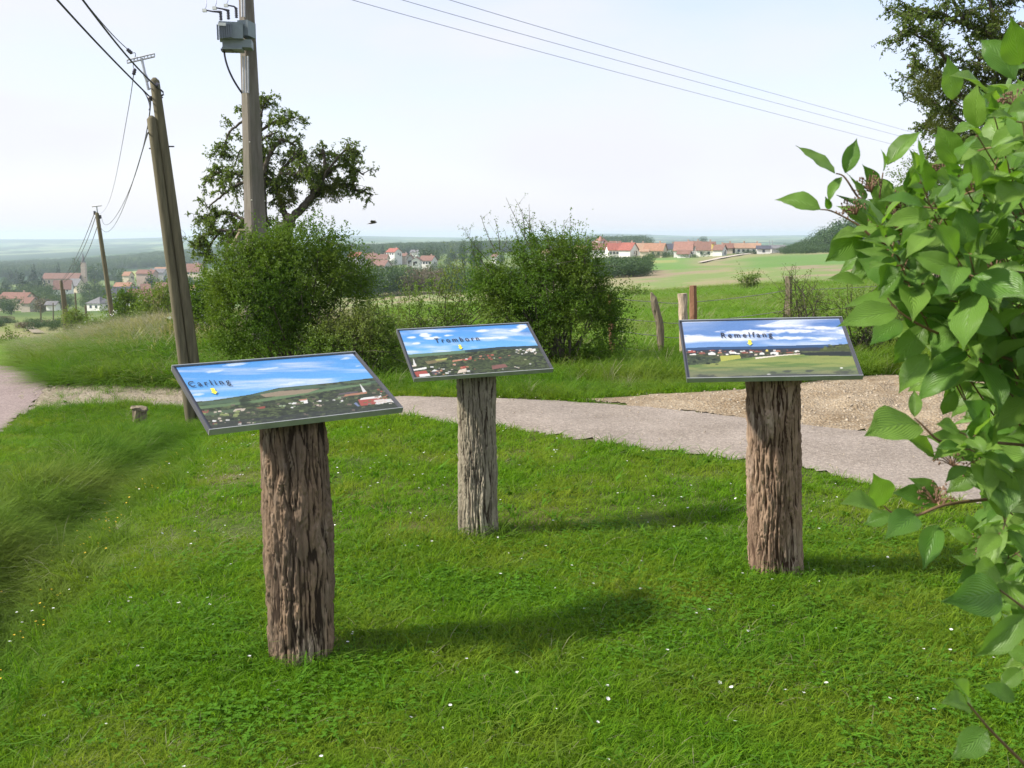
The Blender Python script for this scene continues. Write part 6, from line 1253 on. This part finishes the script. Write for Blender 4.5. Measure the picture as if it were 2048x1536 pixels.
# ================================================================== DOGWOOD SHRUB (right foreground)
def leafmat():
    m, t, b = nodes('dogwood_leaf'); b.inputs['Roughness'].default_value = .42; b.inputs['Specular IOR Level'].default_value = .4
    uv = t.nodes.new('ShaderNodeUVMap'); sp = t.nodes.new('ShaderNodeSeparateXYZ'); t.links.new(uv.outputs[0], sp.inputs[0]); oi = t.nodes.new('ShaderNodeObjectInfo'); g = t.nodes.new('ShaderNodeNewGeometry')
    ax = math_(t, 'ABSOLUTE', sp.outputs[0]); ph = math_(t, 'MULTIPLY', math_(t, 'SUBTRACT', sp.outputs[1], math_(t, 'MULTIPLY', math_(t, 'POWER', ax, 1.3), .9)), 8.5)
    v = math_(t, 'ABSOLUTE', math_(t, 'SUBTRACT', math_(t, 'FRACT', ph), .5)); vein = ramp(t, v, [(.0, (1.,)), (.10, (0.,))]); mid = ramp(t, ax, [(.0, (1.,)), (.035, (0.,))])
    vv = math_(t, 'MAXIMUM', vein, mid); rnd = math_(t, 'FRACT', math_(t, 'ADD', oi.outputs['Random'], g.outputs['Random Per Island']))
    c = mixc(t, rnd, (.075, .190, .022), (.200, .335, .055)); c = mixc(t, ramp(t, noise(t, 18, 3), [(.45, (0.,)), (.8, (.5,))]), c, (.15, .25, .05)); c2 = mixc(t, math_(t, 'MULTIPLY', vv, .36), c, (.24, .36, .12))
    bk = mixc(t, g.outputs['Backfacing'], c2, mixc(t, .55, c2, (.22, .31, .17))); t.links.new(bk, b.inputs['Base Color'])
    bump(t, b, math_(t, 'SUBTRACT', math_(t, 'MULTIPLY', v, 2.), mid), .0009, .7)
    tr = t.nodes.new('ShaderNodeBsdfTranslucent'); t.links.new(mixc(t, 1., c2, (1.3, 1.45, .5), 'MULTIPLY'), tr.inputs['Color']); ms = t.nodes.new('ShaderNodeMixShader'); ms.inputs[0].default_value = .38
    t.links.new(b.outputs[0], ms.inputs[1]); t.links.new(tr.outputs[0], ms.inputs[2]); t.links.new(ms.outputs[0], t.nodes['Material Output'].inputs['Surface']); return m
M['dogleaf'] = leafmat()
def leaf_geo(seed, droop, fold, twist, wid):
    g = np.random.default_rng(seed); nl, nw = 11, 6; tv = np.linspace(0, 1, nl); sv = np.linspace(-1, 1, nw + 1); T, S = np.meshgrid(tv, sv, indexing='ij')
    w = wid * 1.12 * np.sin(np.pi * T ** .80) ** .85 * (1 - .30 * T) * (1 - .55 * sm(.55, .95, T)); w[-1] = 0; w[0] = .012
    ang = twist * T; xx = S * w; zz = fold * np.abs(xx) + .018 * np.sin(T * 17 + 1.3 * np.sign(S)) * np.abs(S) * (w > .05) + g.normal(0, .004, T.shape)
    X = xx * np.cos(ang) - zz * np.sin(ang); Zl = xx * np.sin(ang) + zz * np.cos(ang); b = droop * T ** 1.7; yy = np.cumsum(np.concatenate([[0], np.cos(droop * 1.7 * tv[1:] ** .7) / (nl - 1)])); zc = -np.cumsum(np.concatenate([[0], np.sin(droop * 1.7 * tv[1:] ** .7) / (nl - 1)])); zc = zc - zc[-1] * tv; yy = yy / yy[-1]
    V = np.stack([X, np.broadcast_to(yy[:, None], X.shape), Zl + zc[:, None]], -1).reshape(-1, 3); i = np.arange(nl - 1)[:, None] * (nw + 1) + np.arange(nw)[None]
    return V, np.stack([i, i + 1, i + nw + 2, i + nw + 1], -1).reshape(-1, 4), np.stack([S, T], -1).reshape(-1, 2)
LG = [leaf_geo(k, d, f, tw, w) for k, (d, f, tw, w) in enumerate([(.25, .25, .2, .25), (.5, .35, -.3, .26), (.7, .2, .4, .28), (.35, .45, -.2, .22), (.15, .12, .1, .29), (.6, .5, .5, .22)])]
LM = [mesh('leaf', V, [q], [M['dogleaf']], True, uv=uv) for V, q, uv in LG]
root = Vector((1.55, 1.75, zgf(1.55, 1.75)))
dw = empty('dogwood_shrub', root, 'large leaved dogwood shrub with budding clusters filling the right foreground', 'shrub')
leaves_ = []; stems = MB(); petioles = MB()
def add_leaf(b0, tip, nrm, kind=None):
    y_ = (tip - b0); L_ = y_.length; y_.normalize(); x_ = y_.cross(nrm); x_.normalize(); z_ = x_.cross(y_); s_ = L_
    leaves_.append((Matrix(((x_.x * s_, y_.x * s_, z_.x * s_, b0.x), (x_.y * s_, y_.y * s_, z_.y * s_, b0.y), (x_.z * s_, y_.z * s_, z_.z * s_, b0.z), (0, 0, 0, 1))), random.randrange(6) if kind is None else kind, b0))
def rv(s): return Vector((random.gauss(0, s), random.gauss(0, s), random.gauss(0, s)))
heads = []
hubs = [at(2150, 500, 1.9), at(2120, 330, 2.1), at(2100, 750, 1.8), at(2080, 950, 1.7), at(2200, 200, 2.2), at(2180, 1150, 1.6)]
def stem(tip, hub, d_end, r0=.0024, r1=.0009, n=9):
    ctrl = tip - d_end * (hub - tip).length * .55; P = bez(hub, ctrl, tip, n); stems.tube(P, np.linspace(r0, r1, n), 5, False); return P
def shoot(tip, hub, nodes_=3, ls=.07, sp=.05, head=False, Lr=(.75, 1.15)):
    d_end = (tip - hub).normalized() + Vector((-.1, -.25, random.uniform(-.1, .45))); d_end.normalize(); P = stem(tip, hub, d_end); P = [Vector(p) for p in P]
    cum = [0]
    for k in range(len(P) - 1, 0, -1): cum.append(cum[-1] + (P[k] - P[k - 1]).length)
    az = random.random() * math.pi
    for j in range(nodes_):
        s_ = j * sp * random.uniform(.8, 1.2) + (.0 if j else 0)
        k = next((i for i in range(len(cum) - 1) if cum[i + 1] >= s_), len(cum) - 2); q = P[len(P) - 1 - k].lerp(P[len(P) - 2 - k], (s_ - cum[k]) / max(1e-6, cum[k + 1] - cum[k])); dloc = (P[len(P) - 1 - k] - P[len(P) - 2 - k]).normalized()
        side = dloc.cross(Vector((0, 0, 1))).normalized(); upv = side.cross(dloc)
        for sgn in (0, math.pi):
            a_ = az + j * math.pi / 2 + sgn + random.gauss(0, .25); out = side * math.cos(a_) + upv * math.sin(a_); L_ = ls * random.uniform(*Lr) * (.7 if j == 0 else 1)
            d_ = (dloc * (.75 if j == 0 else .35) + out * .8 + Vector((0, -.15, -.22)) + rv(.12)).normalized(); pb = q + d_ * .010; petioles.tube([q, pb], [.0011, .0009], 4, False)
            nr = (Vector((-.15, -.55, .9)) + rv(.35)).normalized(); add_leaf(pb, pb + d_ * L_, nr)
        if j == 0 and not head: add_leaf(q, q + (dloc + rv(.2)).normalized() * ls * .45, rv(1).normalized(), 3)
    if head: heads.append((tip, d_end))
# outline leaves, measured one by one: base, tip, distance, mesh
def P2(u, r, Y): return at(u, r, Y)
hero = [((1670, 347), (1591, 291), 1.55, 4), ((1690, 346), (1714, 276), 1.58, 3), ((1684, 354), (1657, 408), 1.55, 1), ((1641, 419), (1549, 400), 1.5, 1), ((1660, 418), (1650, 392), 1.5, 3), ((1774, 330), (1846, 262), 1.6, 5), ((1766, 342), (1762, 298), 1.6, 3), ((1727, 402), (1692, 345), 1.6, 0), ((1756, 380), (1724, 328), 1.62, 0),
        ((1775, 420), (1745, 352), 1.6, 2), ((1835, 345), (1826, 300), 1.7, 3), ((1722, 470), (1650, 524), 1.5, 2), ((1735, 452), (1672, 412), 1.55, 1), ((1745, 480), (1664, 480), 1.5, 1), ((1780, 520), (1745, 475), 1.6, 4), ((1728, 566), (1652, 558), 1.45, 0), ((1795, 622), (1672, 654), 1.35, 0), ((1800, 640), (1738, 692), 1.38, 4), ((1735, 478), (1722, 540), 1.5, 5),
        ((1855, 708), (1797, 788), 1.35, 1), ((1852, 650), (1786, 728), 1.38, 2), ((1930, 730), (1832, 805), 1.4, 1), ((1839, 850), (1728, 873), 1.3, 2), ((1868, 908), (1812, 877), 1.35, 0), ((1829, 834), (1828, 778), 1.32, 3), ((1769, 1008), (1746, 945), 1.3, 4), ((1757, 1020), (1678, 1008), 1.2, 1), ((1785, 1028), (1728, 1050), 1.3, 2), ((1830, 1030), (1768, 1080), 1.15, 1),
        ((1875, 1050), (1846, 1142), 1.35, 5), ((1990, 1130), (1936, 1168), 1.2, 2), ((2000, 1185), (1880, 1204), 1.0, 0), ((2050, 1230), (1946, 1314), .95, 5), ((1935, 1403), (1902, 1358), 1.0, 3), ((1936, 1412), (1880, 1406), .95, 1), ((1975, 1462), (1900, 1520), 1.0, 4), ((1905, 200), (1895, 110), 1.8, 4), ((1970, 185), (1897, 152), 1.7, 1), ((2040, 130), (2022, 32), 1.6, 4), ((2030, 160), (1960, 80), 1.6, 2), ((2020, 250), (1955, 215), 1.5, 1), ((1920, 300), (1860, 270), 1.6, 1),
        ((1880, 690), (1760, 560), 1.45, 1), ((1900, 640), (1790, 560), 1.5, 2), ((2010, 660), (1890, 640), 1.3, 0), ((1990, 480), (1890, 540), 1.4, 2), ((1910, 780), (1885, 830), 1.4, 2), ((1975, 880), (1925, 800), 1.35, 2), ((1995, 930), (2010, 1040), 1.3, 2), ((2030, 1400), (1960, 1370), 1.0, 1), ((1830, 520), (1722, 560), 1.5, 2), ((1920, 385), (1860, 350), 1.55, 2), ((1880, 1000), (1815, 955), 1.35, 1), ((1870, 1005), (1780, 985), 1.35, 0)]
for (b0, tp, Y, kd) in hero:
    B0 = P2(*b0, Y); T0 = P2(*tp, Y - random.uniform(-.03, .05)); add_leaf(B0, T0, (Vector((-.2, -.8, .65)) + rv(.2)).normalized(), kd)
for pts, Y in (([(2150, 560), (1850, 520), (1745, 478), (1722, 452), (1662, 420), (1641, 419)], 1.5), ([(1880, 520), (1762, 430), (1740, 425), (1712, 390), (1688, 350), (1672, 347)], 1.56), ([(1800, 480), (1757, 435), (1758, 400), (1766, 345)], 1.6), ([(2150, 420), (1950, 400), (1870, 375), (1832, 352)], 1.7), ([(2150, 760), (1960, 700), (1845, 655), (1795, 622), (1775, 596)], 1.36), ([(2150, 900), (1940, 880), (1880, 888), (1845, 850), (1829, 836)], 1.32),
               ([(2150, 980), (1960, 1000), (1880, 1010), (1830, 1035), (1785, 1028), (1768, 1012)], 1.28), ([(2150, 1620), (2045, 1525), (1975, 1455), (1935, 1405)], 1.0), ([(2150, 1300), (2080, 1240), (2000, 1180)], 1.0), ([(2150, 260), (2040, 190), (2000, 200), (1930, 220), (1905, 200)], 1.65)):
    Q = [at(u, r, Y + .25 * max(0, (u - 1900) / 250)) for u, r in pts]; A_ = np.array([tuple(q) for q in Q]); tt = np.linspace(0, 1, 4 * len(Q)); t0 = np.linspace(0, 1, len(Q)); B_ = np.stack([np.interp(tt, t0, A_[:, k]) for k in range(3)], 1)
    for _ in range(3): B_[1:-1] = (B_[:-2] + 2 * B_[1:-1] + B_[2:]) / 4
    stems.tube(B_, np.linspace(.0028, .0010, len(B_)), 6, False)
REG = np.array([(2040, 120), (1965, 190), (1925, 310), (1850, 350), (1790, 400), (1740, 450), (1770, 520), (1790, 600), (1850, 640), (1880, 700), (1910, 790), (1900, 880), (1890, 980), (1925, 1050), (1965, 1120), (1995, 1230), (2050, 1330), (2400, 1450), (2400, 40), (2120, 80)])
tips = 0
while tips < 350:
    u, r = random.uniform(1730, 2380), random.uniform(-120, 1440)
    if not inpoly(np.array([u]), np.array([r]), REG)[0]: continue
    edge_u = (u - 1740) / 400; Y = random.uniform(1.25, 1.75 + .9 * min(1, max(0, edge_u))); tp = at(u, r, Y)
    hub = min(hubs, key=lambda h_: (h_ - tp).length + random.random() * .3) + Vector((.25, .2, -.1)) + rv(.06); shoot(tp, hub, random.choice((3, 3, 4)), random.uniform(.060, .094), .042, random.random() < .07); tips += 1
for k in range(110):                              # the shaded inner mass, farther back
    u, r = random.uniform(1950, 2500), random.uniform(170, 1180); tp = at(u + 40, r, random.uniform(1.9, 2.7)); hub = min(hubs, key=lambda h_: (h_ - tp).length) + Vector((.5, .6, 0)) + rv(.08); shoot(tp, hub, 4, .105, .055)
for h_ in hubs:                                  # main stems down to the root
    for _ in range(2):
        P = bez(root + rv(.06), (root + h_) / 2 + Vector((.25, .05, .1)) + rv(.1), h_ + Vector((.25, .2, -.1)), 14); stems.tube(P, np.linspace(.014, .005, 14), 7, False)
for q, Y in (((1742, 380), 1.6), ((1712, 425), 1.54), ((1796, 412), 1.62), ((1775, 442), 1.6), ((1888, 352), 1.7), ((1850, 470), 1.55), ((2005, 442), 1.5), ((1850, 498), 1.5), ((1905, 928), 1.34), ((1872, 1002), 1.33), ((1990, 545), 1.45), ((1815, 440), 1.6), ((2030, 210), 1.6)): heads.append((at(*q, Y), Vector((-.3, -.3, .8)).normalized()))
def headmesh(seed):
    g = np.random.default_rng(seed); a = MB(); bts = []
    for _ in range(26):
        d = g.normal(0, 1, 3) * [1, 1, .35] + [0, 0, .9]; d /= np.linalg.norm(d); tipp = d * [.026, .026, .022] * g.uniform(.7, 1.05); a.tube([(0, 0, -.004), tipp * .55 + [0, 0, .002], tipp], [.0007, .0006, .0005], 3, False)
        for _ in range(2): c = tipp + g.normal(0, .002, 3); a.tube([c - [0, 0, .0022], c, c + [0, 0, .0022]], [.0004, .0016, .0004], 5)
    return a.me('flower_head', M['flowerbud'])
HM = [headmesh(k) for k in range(3)]
for p, d in heads:
    o = link('flower_head', random.choice(HM), dw); o.matrix_local = Matrix.Translation(p - root) @ d.to_track_quat('Z', 'Y').to_matrix().to_4x4()
stems.V = [v - np.array(tuple(root)) for v in stems.V]; stems.build('stems', M['redtwig'], dw, True); petioles.V = [v - np.array(tuple(root)) for v in petioles.V]; petioles.build('petioles', M['redtwig'], dw)
def seen(l):
    c = l[0] @ Vector((0, .5, 0)); u, r = proj(c.x, c.y, c.z); return c.y if (-100 < r < 1640 and u < 2100) else 50 + c.y
leaves_.sort(key=seen)
T0 = Matrix.Translation(-root)
for Mx, kd, _b in leaves_[:300]:
    o = bpy.data.objects.new('leaf', LM[kd]); COL.objects.link(o); o.parent = dw; o.matrix_local = T0 @ Mx
VV, QQ, UU, n = [], [], [], 0
for Mx, kd, _b in leaves_[300:]:
    V, q, uv = LG[kd]; A_ = np.array(T0 @ Mx); VV.append(V @ A_[:3, :3].T + A_[:3, 3]); QQ.append(q + n); UU.append(uv); n += len(V)
tag(link('leaves_behind', mesh('leaves_behind', np.concatenate(VV), [np.concatenate(QQ)], [M['dogleaf']], True, uv=np.concatenate(UU)), dw), kind='stuff')

# ================================================================== HAZE
hm = bpy.data.materials.new('haze_air'); hm.use_nodes = True; t = hm.node_tree; t.nodes.clear(); ou = t.nodes.new('ShaderNodeOutputMaterial'); pv = t.nodes.new('ShaderNodeVolumePrincipled')
pv.inputs['Color'].default_value = (.74, .87, 1.0, 1); pv.inputs['Density'].default_value = 1.35e-4; pv.inputs['Anisotropy'].default_value = .2; t.links.new(pv.outputs[0], ou.inputs['Volume'])
zlo, zhi, hw = float(Zg.min()) - 1.5, 34.0, 13000.0
zhi = max(zhi, float(Zg.max()) + 22)
b_ = MB(); b_.box((0, 0, (zlo + zhi) / 2), (2 * hw, 2 * hw, zhi - zlo)); tag(b_.build('haze', hm), 'pale summer haze lying over the valley', kind='stuff')
